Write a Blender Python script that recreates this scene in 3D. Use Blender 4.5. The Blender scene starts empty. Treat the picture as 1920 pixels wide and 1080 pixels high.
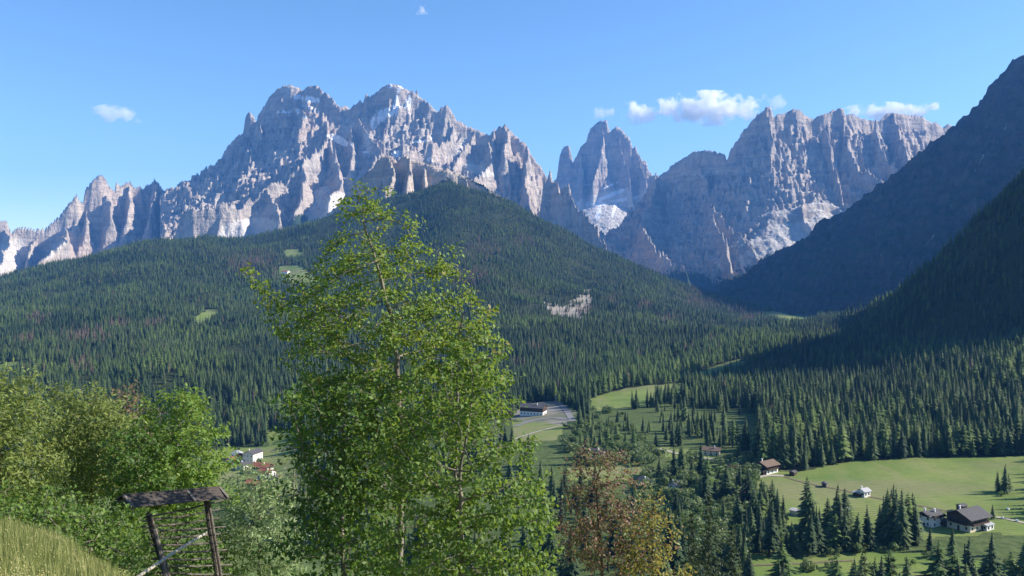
import bpy, bmesh, math, random
import numpy as np
from mathutils import Vector, Matrix, kdtree

scene = bpy.context.scene
COL = scene.collection

# ------------------------------------------------------------------ camera, sky, sun, exposure
F = 1507.0                 # focal length in pixels of a 1920 px wide frame
HORIZON = 505.0            # image row of the level line
cam_data = bpy.data.cameras.new('camera')
cam_data.sensor_width = 36.0
cam_data.lens = 36.0 * F / 1920.0
cam_data.shift_y = (HORIZON - 540.0) / 1920.0
cam_data.clip_start = 0.1
cam_data.clip_end = 60000.0
cam = bpy.data.objects.new('camera', cam_data)
cam.rotation_euler = (math.radians(90), 0, 0)
COL.objects.link(cam)
scene.camera = cam

SUN_AZ = math.radians(84)   # to the right of the viewing direction
SUN_EL = math.radians(31)
sun_dir = Vector((math.sin(SUN_AZ) * math.cos(SUN_EL), math.cos(SUN_AZ) * math.cos(SUN_EL), math.sin(SUN_EL)))
world = bpy.data.worlds.new('World')
scene.world = world
world.use_nodes = True
wn = world.node_tree
for n in list(wn.nodes):
    wn.nodes.remove(n)
w_out = wn.nodes.new('ShaderNodeOutputWorld')
w_bg = wn.nodes.new('ShaderNodeBackground')
w_bg.inputs['Strength'].default_value = 0.10
w_sky = wn.nodes.new('ShaderNodeTexSky')
w_sky.sky_type = 'NISHITA'
w_sky.sun_disc = False
w_sky.sun_elevation = SUN_EL
w_sky.sun_rotation = SUN_AZ
w_sky.altitude = 1450
w_sky.air_density = 1.0
w_sky.dust_density = 0.15
w_sky.ozone_density = 2.0
w_hs = wn.nodes.new('ShaderNodeHueSaturation')
w_hs.inputs['Saturation'].default_value = 1.14
w_hs.inputs['Hue'].default_value = 0.5
wn.links.new(w_sky.outputs[0], w_hs.inputs['Color'])
wn.links.new(w_hs.outputs[0], w_bg.inputs['Color'])
wn.links.new(w_bg.outputs[0], w_out.inputs['Surface'])

sun_data = bpy.data.lights.new('sun', 'SUN')
sun_data.energy = 5.0
sun_data.angle = math.radians(0.53)
sun_data.color = (1.0, 0.91, 0.78)
sun = bpy.data.objects.new('sun', sun_data)
sun.rotation_euler = sun_dir.to_track_quat('Z', 'Y').to_euler()
COL.objects.link(sun)

scene.view_settings.view_transform = 'Standard'
scene.view_settings.look = 'None'
scene.view_settings.gamma = 1.0
scene.view_settings.exposure = 1.12
scene.view_settings.use_curve_mapping = False
scene.render.engine = 'CYCLES'
cy = scene.cycles
cy.max_bounces = 14
cy.diffuse_bounces = 2
cy.glossy_bounces = 1
cy.transmission_bounces = 3
cy.transparent_max_bounces = 6
cy.volume_bounces = 12
cy.use_denoising = True
cy.denoiser = 'OPENIMAGEDENOISE'
cy.sample_clamp_indirect = 2.0
cy.volume_step_rate = 1.0
cy.volume_max_steps = 96

# ------------------------------------------------------------------ helpers
rng = np.random.default_rng(7)
R_ = random.Random(11)

def W(px, py, Y):
    """point seen at pixel (px, py) of the 1920x1080 frame at distance Y"""
    return Vector(((px - 960.0) / F * Y, Y, (HORIZON - py) / F * Y))

_perm = np.random.default_rng(3).permutation(256)
_perm = np.concatenate([_perm, _perm]).astype(np.int64)
_ang = np.random.default_rng(5).random(256) * 2 * np.pi
_gx, _gy = np.cos(_ang), np.sin(_ang)
def pn(x, y, seed=0):
    x = np.asarray(x, float) + seed * 17.31
    y = np.asarray(y, float) + seed * 9.77
    xi = np.floor(x).astype(np.int64); yi = np.floor(y).astype(np.int64)
    xf = x - xi; yf = y - yi
    xi &= 255; yi &= 255
    def g(ix, iy, fx, fy):
        h = _perm[_perm[ix & 255] + (iy & 255)]
        return _gx[h] * fx + _gy[h] * fy
    u = xf * xf * xf * (xf * (xf * 6 - 15) + 10)
    v = yf * yf * yf * (yf * (yf * 6 - 15) + 10)
    a = g(xi, yi, xf, yf); b = g(xi + 1, yi, xf - 1, yf)
    c = g(xi, yi + 1, xf, yf - 1); d = g(xi + 1, yi + 1, xf - 1, yf - 1)
    return ((a * (1 - u) + b * u) * (1 - v) + (c * (1 - u) + d * u) * v) * 1.5
def fbm(x, y, o=4, seed=0):
    s = 0; a = 1.0; t = 0
    for i in range(o):
        s = s + a * pn(x, y, seed + i); t += a
        x = x * 2.03; y = y * 2.03; a *= 0.5
    return s / t
def ridged(x, y, o=3, seed=0):
    s = 0; a = 1.0; t = 0
    for i in range(o):
        s = s + a * (1 - np.abs(pn(x, y, seed + i))); t += a
        x = x * 2.07; y = y * 2.07; a *= 0.5
    return s / t

def in_poly(px, py, poly):
    px = np.asarray(px); py = np.asarray(py)
    ins = np.zeros(px.shape, bool)
    n = len(poly); j = n - 1
    for i in range(n):
        xi, yi = poly[i]; xj, yj = poly[j]
        c = ((yi > py) != (yj > py)) & (px < (xj - xi) * (py - yi) / (yj - yi + 1e-9) + xi)
        ins ^= c
        j = i
    return ins

def mesh_from(name, verts, faces, mats=None, smooth=False):
    me = bpy.data.meshes.new(name)
    verts = np.asarray(verts, np.float32)
    faces = np.asarray(faces, np.int32)
    nv, nf, k = len(verts), len(faces), faces.shape[1]
    me.vertices.add(nv); me.vertices.foreach_set('co', verts.ravel())
    me.loops.add(nf * k); me.loops.foreach_set('vertex_index', faces.ravel())
    me.polygons.add(nf)
    me.polygons.foreach_set('loop_start', np.arange(0, nf * k, k, dtype=np.int32))
    me.polygons.foreach_set('loop_total', np.full(nf, k, np.int32))
    if smooth:
        me.polygons.foreach_set('use_smooth', np.ones(nf, bool))
    me.update(calc_edges=True)
    if mats:
        for m in (mats if isinstance(mats, (list, tuple)) else [mats]):
            me.materials.append(m)
    return me
def add_attr(me, name, vals):
    a = me.attributes.new(name, 'FLOAT', 'POINT')
    a.data.foreach_set('value', np.asarray(vals, np.float32).ravel())
def grid_faces(nr, nc):
    i = np.arange(nr - 1)[:, None] * nc + np.arange(nc - 1)[None, :]
    return np.stack([i, i + 1, i + nc + 1, i + nc], -1).reshape(-1, 4)

def obj(name, me, parent=None, label=None, cat=None, group=None, kind=None, loc=None):
    o = bpy.data.objects.new(name, me)
    COL.objects.link(o)
    if parent is not None: o.parent = parent
    if label: o['label'] = label
    if cat: o['category'] = cat
    if group: o['group'] = group
    if kind: o['kind'] = kind
    if loc is not None: o.location = loc
    return o
def thing(name, label, cat, loc=(0, 0, 0), rz=0.0, group=None):
    o = obj(name, None, None, label, cat, group, None, loc)
    o.rotation_euler = (0, 0, rz)
    o.empty_display_size = 0.5
    return o
def copy_thing(src, label=None, group=None):
    r = src.copy(); COL.objects.link(r)
    if label: r['label'] = label
    if group: r['group'] = group
    for ch in src.children:
        c = ch.copy(); COL.objects.link(c); c.parent = r
        for g in ch.children:
            d = g.copy(); COL.objects.link(d); d.parent = c
    return r

class MB:
    """collects simple solids into one mesh"""
    def __init__(s): s.v = []; s.f = []
    def add(s, verts, faces):
        b = len(s.v); s.v += [tuple(p) for p in verts]; s.f += [tuple(b + i for i in f) for f in faces]
    def box(s, x0, x1, y0, y1, z0, z1):
        s.add([(x0,y0,z0),(x1,y0,z0),(x1,y1,z0),(x0,y1,z0),(x0,y0,z1),(x1,y0,z1),(x1,y1,z1),(x0,y1,z1)],
              [(0,3,2,1),(4,5,6,7),(0,1,5,4),(1,2,6,5),(2,3,7,6),(3,0,4,7)])
    def hexa(s, p):   # eight corners, bottom ring then top ring
        s.add(p, [(0,3,2,1),(4,5,6,7),(0,1,5,4),(1,2,6,5),(2,3,7,6),(3,0,4,7)])
    def beam(s, a, b, w, h, up=(0, 0, 1), w2=None, h2=None):
        a = Vector(a); b = Vector(b); d = (b - a).normalized()
        sx = d.cross(Vector(up)).normalized(); sy = sx.cross(d).normalized()
        w2 = w2 or w; h2 = h2 or h
        ra = [a + sx * (i * w / 2) + sy * (j * h / 2) for i, j in ((-1,-1),(1,-1),(1,1),(-1,1))]
        rb = [b + sx * (i * w2 / 2) + sy * (j * h2 / 2) for i, j in ((-1,-1),(1,-1),(1,1),(-1,1))]
        s.hexa(ra + rb)
    def pole(s, pts, rads, n=8):
        base = len(s.v); prev = None
        for k, p in enumerate(pts):
            p = Vector(p)
            d = (Vector(pts[min(k + 1, len(pts) - 1)]) - Vector(pts[max(k - 1, 0)])).normalized()
            a = d.orthogonal().normalized() if prev is None else (prev - d * prev.dot(d)).normalized()
            prev = a; b = d.cross(a)
            for i in range(n):
                t = 2 * math.pi * i / n
                s.v.append(tuple(p + (a * math.cos(t) + b * math.sin(t)) * rads[k]))
        m = len(pts)
        for k in range(m - 1):
            for i in range(n):
                j = (i + 1) % n
                s.f.append((base + k*n + i, base + k*n + j, base + (k+1)*n + j, base + (k+1)*n + i))
        s.f.append(tuple(base + i for i in reversed(range(n))))
        s.f.append(tuple(base + (m-1)*n + i for i in range(n)))
    def mesh(s, name, mat, smooth=False):
        me = bpy.data.meshes.new(name); me.from_pydata(s.v, [], s.f)
        if mat: me.materials.append(mat)
        if smooth:
            for p in me.polygons: p.use_smooth = True
        me.update(); return me
    def build(s, name, mat, parent=None, smooth=False, **k):
        return obj(name, s.mesh(name, mat, smooth), parent, **k)

# ------------------------------------------------------------------ materials
def new_mat(name):
    m = bpy.data.materials.new(name); m.use_nodes = True
    nt = m.node_tree
    for n in list(nt.nodes): nt.nodes.remove(n)
    return m, nt
class NT:
    def __init__(s, nt): s.nt = nt
    def n(s, t, **k):
        nd = s.nt.nodes.new(t)
        for a, b in k.items(): setattr(nd, a, b)
        return nd
    def l(s, a, b): s.nt.links.new(a, b)
    def math(s, op, a, b=None, c=None, clamp=False):
        nd = s.n('ShaderNodeMath', operation=op); nd.use_clamp = clamp
        for i, v in enumerate((a, b, c)):
            if v is None: continue
            if isinstance(v, (int, float)): nd.inputs[i].default_value = v
            else: s.l(v, nd.inputs[i])
        return nd.outputs[0]
    def mix(s, fac, a, b):
        nd = s.n('ShaderNodeMix', data_type='RGBA')
        if isinstance(fac, (int, float)): nd.inputs[0].default_value = fac
        else: s.l(fac, nd.inputs[0])
        for i, v in ((6, a), (7, b)):
            if isinstance(v, tuple): nd.inputs[i].default_value = (*v[:3], 1)
            else: s.l(v, nd.inputs[i])
        return nd.outputs[2]
    def coords(s, scale=(1, 1, 1), kind='Object', rot=(0, 0, 0)):
        tc = s.n('ShaderNodeTexCoord'); mp = s.n('ShaderNodeMapping')
        mp.inputs['Scale'].default_value = scale; mp.inputs['Rotation'].default_value = rot
        s.l(tc.outputs[kind], mp.inputs['Vector']); return mp.outputs[0]
    def noise(s, vec, scale=1.0, detail=4, rough=0.55, dist=0.0):
        nd = s.n('ShaderNodeTexNoise')
        nd.inputs['Scale'].default_value = scale; nd.inputs['Detail'].default_value = detail
        nd.inputs['Roughness'].default_value = rough; nd.inputs['Distortion'].default_value = dist
        s.l(vec, nd.inputs['Vector']); return nd.outputs[0]
    def ramp(s, fac, stops):
        nd = s.n('ShaderNodeValToRGB'); cr = nd.color_ramp
        while len(cr.elements) < len(stops): cr.elements.new(0.5)
        for e, (p, c) in zip(cr.elements, stops):
            e.position = p; e.color = (*c, 1) if len(c) == 3 else c
        s.l(fac, nd.inputs[0]); return nd.outputs[0]
    def remap(s, v, a, b, c=0.0, d=1.0):
        nd = s.n('ShaderNodeMapRange'); nd.clamp = True
        for i, x in enumerate((a, b, c, d)): nd.inputs[i + 1].default_value = x
        s.l(v, nd.inputs[0]); return nd.outputs[0]
    def attr(s, name, typ='GEOMETRY'):
        nd = s.n('ShaderNodeAttribute', attribute_name=name); nd.attribute_type = typ
        return nd.outputs['Fac']
    def bump(s, h, dist, strength=1.0):
        nd = s.n('ShaderNodeBump'); nd.inputs['Strength'].default_value = strength
        nd.inputs['Distance'].default_value = dist
        s.l(h, nd.inputs['Height']); return nd.outputs[0]
    def out(s, col, rough=0.9, normal=None, spec=0.2, metallic=0.0):
        p = s.n('ShaderNodeBsdfPrincipled'); o = s.n('ShaderNodeOutputMaterial')
        if isinstance(col, tuple): p.inputs['Base Color'].default_value = (*col[:3], 1)
        else: s.l(col, p.inputs['Base Color'])
        p.inputs['Roughness'].default_value = rough
        p.inputs['Specular IOR Level'].default_value = spec
        p.inputs['Metallic'].default_value = metallic
        if normal is not None: s.l(normal, p.inputs['Normal'])
        s.l(p.outputs[0], o.inputs['Surface']); return p

def simple_mat(name, c1, c2, scale=1.0, stretch=(1, 1, 1), rough=0.9, bump=0.0, detail=4, spec=0.2):
    m, nt = new_mat(name); t = NT(nt)
    v = t.coords(stretch)
    n = t.noise(v, scale, detail, 0.6)
    f = t.remap(n, 0.32, 0.68)
    t.out(t.mix(f, c1, c2), rough, t.bump(n, bump) if bump else None, spec)
    return m

def rock_mat(name, warm=0.5, base=1.0, vegn=1.3, vr=(0.42, 0.60)):
    m, nt = new_mat(name); t = NT(nt)
    v = t.coords((1, 1, 1))
    vs = t.coords((1, 1, 0.55))
    vh = t.coords((0.22, 0.22, 2.4))
    n1 = t.noise(v, 0.0022, 5, 0.6)
    n2 = t.noise(vs, 0.012, 6, 0.68)
    n3 = t.noise(vh, 0.010, 5, 0.6)
    n4 = t.noise(vs, 0.05, 5, 0.7)
    g = base
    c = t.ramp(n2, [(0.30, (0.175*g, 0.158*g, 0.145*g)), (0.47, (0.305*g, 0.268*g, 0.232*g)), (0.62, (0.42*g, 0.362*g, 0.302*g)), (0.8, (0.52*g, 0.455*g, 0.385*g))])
    wf = t.math('MULTIPLY', t.remap(n1, 0.42, 0.66), warm)
    c = t.mix(wf, c, (0.42*g, 0.31*g, 0.235*g))
    c = t.mix(t.math('MULTIPLY', t.remap(n3, 0.50, 0.58), 0.5), c, (0.20*g, 0.178*g, 0.16*g))
    c = t.mix(t.math('MULTIPLY', t.remap(n4, 0.45, 0.7), 0.35), c, (0.55*g, 0.51*g, 0.46*g))
    sc = t.math('ADD', t.attr('scree'), t.math('MULTIPLY', t.math('SUBTRACT', n4, 0.5), 0.8))
    c = t.mix(t.remap(sc, 0.4, 0.62), c, t.mix(t.remap(n4, 0.35, 0.65), (0.50, 0.46, 0.41), (0.64, 0.60, 0.54)))
    vg = t.math('ADD', t.attr('veg'), t.math('MULTIPLY', t.math('SUBTRACT', n4, 0.5), vegn))
    c = t.mix(t.remap(vg, *vr), c, t.mix(t.remap(n2, 0.35, 0.65), (0.022, 0.042, 0.022), (0.055, 0.075, 0.030)))
    sn = t.math('ADD', t.attr('snow'), t.math('MULTIPLY', t.math('SUBTRACT', n4, 0.5), 0.9))
    c = t.mix(t.remap(sn, 0.45, 0.58), c, (0.86, 0.87, 0.90))
    hb = t.math('ADD', t.math('MULTIPLY', n2, 1.0), t.math('MULTIPLY', n4, 0.45))
    hb = t.math('ADD', hb, t.math('MULTIPLY', n3, 0.9))
    t.out(c, 0.95, t.bump(hb, 42.0, 0.9), 0.1)
    return m

def leaf_mat(name, c1, c2, trans=0.35, tcol=None, c3=None, f3=0.0, vary=0.0):
    m, nt = new_mat(name); t = NT(nt)
    ge = t.n('ShaderNodeNewGeometry')
    ri = ge.outputs['Random Per Island']
    c = t.mix(ri, c1, c2)
    if c3:
        k = t.math('FRACT', t.math('MULTIPLY', ri, 37.7))
        c = t.mix(t.math('LESS_THAN', k, f3), c, c3)
    if vary:
        oi = t.n('ShaderNodeObjectInfo'); sv = t.n('ShaderNodeVectorMath', operation='SCALE'); sv.inputs['Scale'].default_value = vary
        t.l(oi.outputs['Location'], sv.inputs[0])
        nv = t.math('ADD', t.noise(sv.outputs[0], 1.0, 3, 0.6), t.math('MULTIPLY', oi.outputs['Random'], 0.25))
        c = t.mix(t.remap(nv, 0.5, 0.78), c, t.mix(ri, (0.075, 0.125, 0.030), (0.17, 0.20, 0.06)))
    d = t.n('ShaderNodeBsdfPrincipled')
    t.l(c, d.inputs['Base Color']); d.inputs['Roughness'].default_value = 0.55
    d.inputs['Specular IOR Level'].default_value = 0.35
    tr = t.n('ShaderNodeBsdfTranslucent')
    t.l(t.mix(0.6, c, tcol or (0.22, 0.30, 0.03)), tr.inputs['Color'])
    mx = t.n('ShaderNodeMixShader'); mx.inputs[0].default_value = trans
    t.l(d.outputs[0], mx.inputs[1]); t.l(tr.outputs[0], mx.inputs[2])
    o = t.n('ShaderNodeOutputMaterial'); t.l(mx.outputs[0], o.inputs['Surface'])
    return m

def needle_mat(name, c1, c2):
    m, nt = new_mat(name); t = NT(nt)
    oi = t.n('ShaderNodeObjectInfo')
    v = t.coords((1, 1, 1))
    n = t.noise(v, 14.0, 3, 0.6)
    sc_ = t.n('ShaderNodeVectorMath', operation='SCALE'); sc_.inputs['Scale'].default_value = 0.006
    t.l(oi.outputs['Location'], sc_.inputs[0])
    big = t.math('MULTIPLY', t.math('SUBTRACT', t.noise(sc_.outputs[0], 1.0, 3, 0.6), 0.5), 1.6)
    f = t.math('ADD', t.math('ADD', big, t.math('MULTIPLY', oi.outputs['Random'], 0.75)), t.math('MULTIPLY', t.math('SUBTRACT', n, 0.4), 0.9), clamp=True)
    t.out(t.mix(f, c1, c2), 0.8, None, 0.15)
    return m
HAZE_DENSITY = 4.3e-5
# ------------------------------------------------------------------ the lie of the land
GP = [  # px, py, distance: points read on the valley floor, the wooded hill and the right-hand slope
 (480,870,780),(430,850,820),(520,812,880),(500,760,980),(500,700,1180),(500,640,1460),(500,580,1820),(500,520,2280),(510,472,2720),(490,446,3020),
 (0,800,880),(0,760,950),(0,700,1130),(0,640,1460),(0,585,1880),(0,540,2360),(0,523,2700),
 (260,700,1130),(250,600,1640),(250,520,2320),(270,454,3000),(130,492,2830),
 (-200,700,1100),(-200,640,1450),(-200,590,1900),(-200,560,2350),(-200,553,2600),
 (830,334,3480),(720,380,3360),(780,362,3420),(670,398,3320),(740,440,2850),(720,520,2200),(830,400,2940),(830,470,2420),(850,540,1920),(850,620,1520),(900,700,1180),(950,752,940),
 (640,392,3330),(640,450,2780),(640,520,2200),(640,620,1500),(640,720,1130),(640,800,880),
 (1000,412,3400),(1145,476,3260),(1300,550,2880),(1400,588,2440),(1070,443,3340),
 (1050,500,2620),(1050,600,1780),(1100,680,1280),(1200,600,1900),(1200,560,2380),(1300,640,1600),(1150,720,1010),
 (1200,740,905),(1010,780,790),(1100,850,600),(1300,900,520),(1100,940,480),(1500,604,2120),(1450,622,1800),(1480,640,1560),(1300,690,1150),
 (1900,872,552),(1900,800,655),(1900,720,790),(1900,660,920),(1900,600,1120),(2200,870,540),(2200,700,800),(2200,600,1000),
 (1600,872,556),(1600,780,735),(1600,720,900),(1600,670,1120),(1500,690,1060),(1400,700,1060),(1400,780,760),(1430,875,552),
 (1800,970,434),(1500,950,454),(1900,1000,405),(1600,1070,356),(1800,1070,356),(1300,1000,404),(1400,1075,352),(1000,900,520),(700,870,640),(300,870,760),(0,870,760),
]
GZ = [  # px, distance, height given directly: behind the crests and far off
 (0,3100,-75),(-200,3000,-120),(270,3500,60),(500,3500,130),(640,3900,190),(830,4100,280),(1000,4000,90),(1145,3900,-70),(1300,3700,-150),(1450,3200,-160),
 (0,4500,-120),(500,5200,-60),(1000,5500,-120),(1500,4500,-150),(1900,3500,-140),(1900,2000,-100),(2300,2500,-110),(2300,4500,-150),
 (-300,9000,-150),(500,9000,-150),(1300,9000,-150),(2300,9000,-150),(1200,7000,-140),(-300,14000,-150),(960,14000,-150),(2300,14000,-150),
 (-400,4500,-150),(-400,760,-160),(2400,330,-140),(960,330,-138),(300,400,-150),
]
_pts = []
for px, py, Y in GP: _pts.append(((px - 960) / F, Y, (HORIZON - py) / F * Y))
for px, Y, z in GZ: _pts.append(((px - 960) / F, Y, z))
_pts = np.array(_pts)
_KU = 1.6
_cp = np.stack([_pts[:, 0] * _KU, np.log(_pts[:, 1])], 1)
def _tps(r2): return 0.5 * r2 * np.log(r2 + 1e-12)
_n = len(_cp)
_A = np.zeros((_n + 3, _n + 3))
_A[:_n, :_n] = _tps(((_cp[:, None] - _cp[None]) ** 2).sum(-1)) + np.eye(_n) * 0.004
_A[:_n, _n] = 1; _A[:_n, _n + 1:] = _cp
_A[_n, :_n] = 1; _A[_n + 1:, :_n] = _cp.T
_w = np.linalg.solve(_A, np.concatenate([_pts[:, 2], np.zeros(3)]))
def valley(X, Y):
    Yc = np.clip(Y, 330, 14000)
    u = np.clip(X / np.maximum(Y, 330), -0.95, 0.98) * _KU
    l = np.log(Yc)
    z = np.full(X.shape, _w[_n]) + _w[_n + 1] * u + _w[_n + 2] * l
    for i in range(_n):
        z += _w[i] * _tps((u - _cp[i, 0]) ** 2 + (l - _cp[i, 1]) ** 2)
    return z
def flat_amount(X, Y):
    """1 on the flat valley floor near, 0 in the hills"""
    return np.clip((1100 - Y) / 300, 0, 1)
def near_slope(X, Y):
    z = -2.15 - 0.324 * X - 0.435 * Y
    e = np.where(Y < 18, 0, np.where(Y < 30, 0.012 * (Y - 18) ** 2, 1.73 + 0.05 * np.clip(Y - 30, 0, 30)))
    side = np.clip((X / np.maximum(Y, 5) + 0.62) / 0.16, 0, 1)
    z = z - e * (0.85 + 0.15 * side) - 0.55 * np.clip((X / np.maximum(Y, 5) + 0.57) / 0.1, 0, 1) * np.clip((Y - 6) / 12, 0, 1)
    return z + 0.10 * fbm(X / 3.0, Y / 3.0, 3, 31) + 0.5 * fbm(X / 17.0, Y / 17.0, 2, 33) * np.clip((Y - 20) / 30, 0, 1)
def base_h(X, Y):
    X = np.asarray(X, float); Y = np.asarray(Y, float)
    zv = valley(X, Y)
    hilly = 1 - flat_amount(X, Y)
    zv = zv + hilly * (24 * fbm(X / 420, Y / 420, 4, 41) + 34 * (ridged(X / 330, Y / 520, 2, 44) - 0.72)) + (1 - hilly) * 0.8 * fbm(X / 90, Y / 90, 2, 47)
    zp = near_slope(X, Y)
    k = 10.0
    d = np.clip(0.5 + 0.5 * (zp - zv) / k, 0, 1)
    return zv * (1 - d) + zp * d + k * d * (1 - d)

# ---- mountains: crests and spurs as lines of (px, py, km), heights fall away from them
def ridge_field(X, Y, ridges, lo=-400.0):
    best = np.full(X.shape, lo, np.float64); S = np.zeros(X.shape); D = np.full(X.shape, 1e4); K = np.zeros(X.shape)
    for ri, rd in enumerate(ridges):
        pts = [W(a, b, c * 1000) for a, b, c in rd['p']]
        c1, w1, c2, w2, c3 = rd['prof']
        s0 = 0.0
        for a, b in zip(pts[:-1], pts[1:]):
            dx, dy = b.x - a.x, b.y - a.y
            L2 = dx * dx + dy * dy + 1e-6; L = math.sqrt(L2)
            t = np.clip(((X - a.x) * dx + (Y - a.y) * dy) / L2, 0, 1)
            d = np.hypot(X - a.x - t * dx, Y - a.y - t * dy)
            fall = np.minimum(d, rd['crisp'][0]) * rd['crisp'][1] + c1 * np.minimum(d, w1) + c2 * np.clip(d - w1, 0, w2) + c3 * np.clip(d - w1 - w2, 0, None)
            z = a.z + (b.z - a.z) * t - fall
            m = z > best
            best = np.where(m, z, best)
            S = np.where(m, s0 + t * L + ri * 913.7, S); D = np.where(m, d, D); K = np.where(m, w1, K)
            s0 += L
    return best, S, D, K

def mountain_mesh(name, label, ridges, px0, px1, Y0, Y1, nc, nr, mat, amp=60.0, gl=85.0, warp=22.0, snow=(), scree=(), veg=(), vegz=None, rows=None, seed=0, extra=None, talus=1.0, fine=1.0, rough=1.0, spurwarp=48.0, ns=1.0):
    u = (np.linspace(px0, px1, nc) - 960) / F
    yy = np.linspace(Y0, Y1, nr) if rows is None else np.concatenate([np.linspace(a, b, n, endpoint=False) for a, b, n in rows])
    nr = len(yy)
    Yg, U = np.meshgrid(yy, u, indexing='ij'); Xg = U * Yg
    wx = warp * fbm(Xg / 130, Yg / 130, 3, seed + 1) + 0.25 * warp * pn(Xg / 25, Yg / 25, seed + 5)
    wy = warp * 2.2 * fbm(Xg / 150, Yg / 150, 3, seed + 2)
    h, S, D, K = ridge_field(Xg + wx, Yg + wy, ridges[:1])
    low = np.zeros(h.shape)
    if len(ridges) > 1:
        bx = wx + spurwarp * fbm(Xg / 210, Yg / 260, 3, seed + 41); by = wy + spurwarp * fbm(Xg / 210, Yg / 260, 3, seed + 45)
        h2, S2, D2, K2 = ridge_field(Xg + bx, Yg + by, ridges[1:])
        m = h2 > h
        h, S, D, K = np.where(m, h2, h), np.where(m, S2 + 5000, S), np.where(m, D2, D), np.where(m, K2, K)
        low = np.where(m, 0.75, 0.08)
    A = np.minimum(D * 0.55, amp) * (0.6 + 0.8 * np.clip(fbm(Xg / 600, Yg / 600, 2, seed + 9) + 0.5, 0, 1))
    g = 1 - ridged((S + 0.2 * D) / gl, D / (gl * 7), 3, seed + 3)
    g2 = 1 - ridged(S / (gl * 0.31), D / (gl * 3), 2, seed + 4)
    PX = Xg / Yg * F + 960
    def blobs(lst, hh, reach=1.6):
        PY = HORIZON - hh / Yg * F
        m = np.zeros(h.shape)
        for bx, by, rx, ry, rot, amt in lst:
            c, s = math.cos(math.radians(rot)), math.sin(math.radians(rot))
            ax = ((PX - bx) * c + (PY - by) * s) / rx; ay = (-(PX - bx) * s + (PY - by) * c) / ry
            m = np.maximum(m, amt * np.clip(reach - np.hypot(ax, ay), 0, 1))
        return m
    calm = 1 - np.clip(blobs(scree, h - 45, 2.2) * 1.2, 0, 0.94)
    A = A * calm
    h = h - A * 1.15 * g - 0.45 * A * g2 + 5 * fine * fbm(Xg / 20, Yg / 20, 2, seed + 6) - 2 * fine
    n1 = fbm(Xg / 40, Yg / 40, 2, seed + 21)
    r1 = 1 - ridged((Xg + 14 * n1) / (165 * ns), (Yg + 20 * n1) / (240 * ns), 2, seed + 22)
    r2 = 1 - ridged(Xg / (62 * ns), Yg / (70 * ns), 2, seed + 24)
    r3 = pn(Xg / (22 * ns), Yg / (34 * ns), seed + 26)
    r4 = pn(Xg / (11 * ns), Yg / (15 * ns), seed + 28)
    q = np.maximum(np.clip(D / (60 * ns), 0.08, 1), low) * rough * calm
    h = h - ns * q * (130 * r1 + 96 * r2 + 26 * r3 + 11 * r4) + ns * q * 40
    T = 52.0 * ns; off = 1.6 * fbm(Xg / 420, Yg / 420, 2, seed + 30)
    tt = h / T + off; fl = np.floor(tt); fr = np.clip((tt - fl - 0.22) / 0.5, 0, 1); fr = fr * fr * (3 - 2 * fr)
    h = h + q * 0.75 * (T * (fl + fr - off) - h)
    # ledges
    h = h + np.minimum(D / 80, 1) * calm * fine * 2 * np.sin(h / 21 + 3 * fbm(Xg / 300, Yg / 300, 2, seed + 8))
    if extra: h = extra(Xg, Yg, h)
    V = np.stack([Xg, Yg, h], -1)
    gy, gx = np.gradient(h)
    sx = gx / np.maximum(np.gradient(Xg, axis=1), 1e-3); sy = gy / np.maximum(np.gradient(Yg, axis=0), 1e-3)
    slope = np.hypot(sx, sy)
    me = mesh_from(name, V.reshape(-1, 3), grid_faces(nr, nc), mat, smooth=False)
    flat = np.clip((2.2 - slope) / 1.4, 0, 1)
    add_attr(me, 'snow', blobs(snow, h) * np.clip((7.0 - slope) / 4.0, 0, 1))
    tal = np.clip((D - K * 1.05) / 120, 0, 1) * np.clip((1.25 - slope) / 0.4, 0, 1) * talus * 0.62
    add_attr(me, 'scree', np.maximum(blobs(scree, h), tal))
    vv = blobs(veg, h)
    if vegz:
        z0, z1 = vegz
        vv = np.maximum(vv, np.clip((z1 - h) / (z1 - z0), 0, 1) * np.clip((1.7 - slope) / 0.6, 0, 1) * 0.85)
    add_attr(me, 'veg', vv)
    o = obj(name, me, None, label, None, None, 'structure')
    return o

M_rock = rock_mat('dolomite_rock', 0.5, 1.2)
M_rock_dark = rock_mat('shade_darkened_rock', 0.2, 0.26, 0.35, (0.1, 0.95))  # same rock with its colour darkened so the mountainside reads as shaded
M_rock_far = rock_mat('dolomite_rock_far', 0.7, 1.15)
CL = (1.9, 190, 1.05, 500, 0.7)     # cliffs above scree
CLs = (2.6, 120, 1.0, 400, 0.65)
SP = (1.5, 110, 1.0, 300, 0.7)      # spurs
def rg(p, prof=CL, crisp=(28.0, 2.4)): return dict(p=p, prof=prof, crisp=crisp)
def lin(pts, y0, y1):
    n = len(pts) - 1
    return [(a, b, y0 + (y1 - y0) * i / n) for i, (a, b) in enumerate(pts)]

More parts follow.
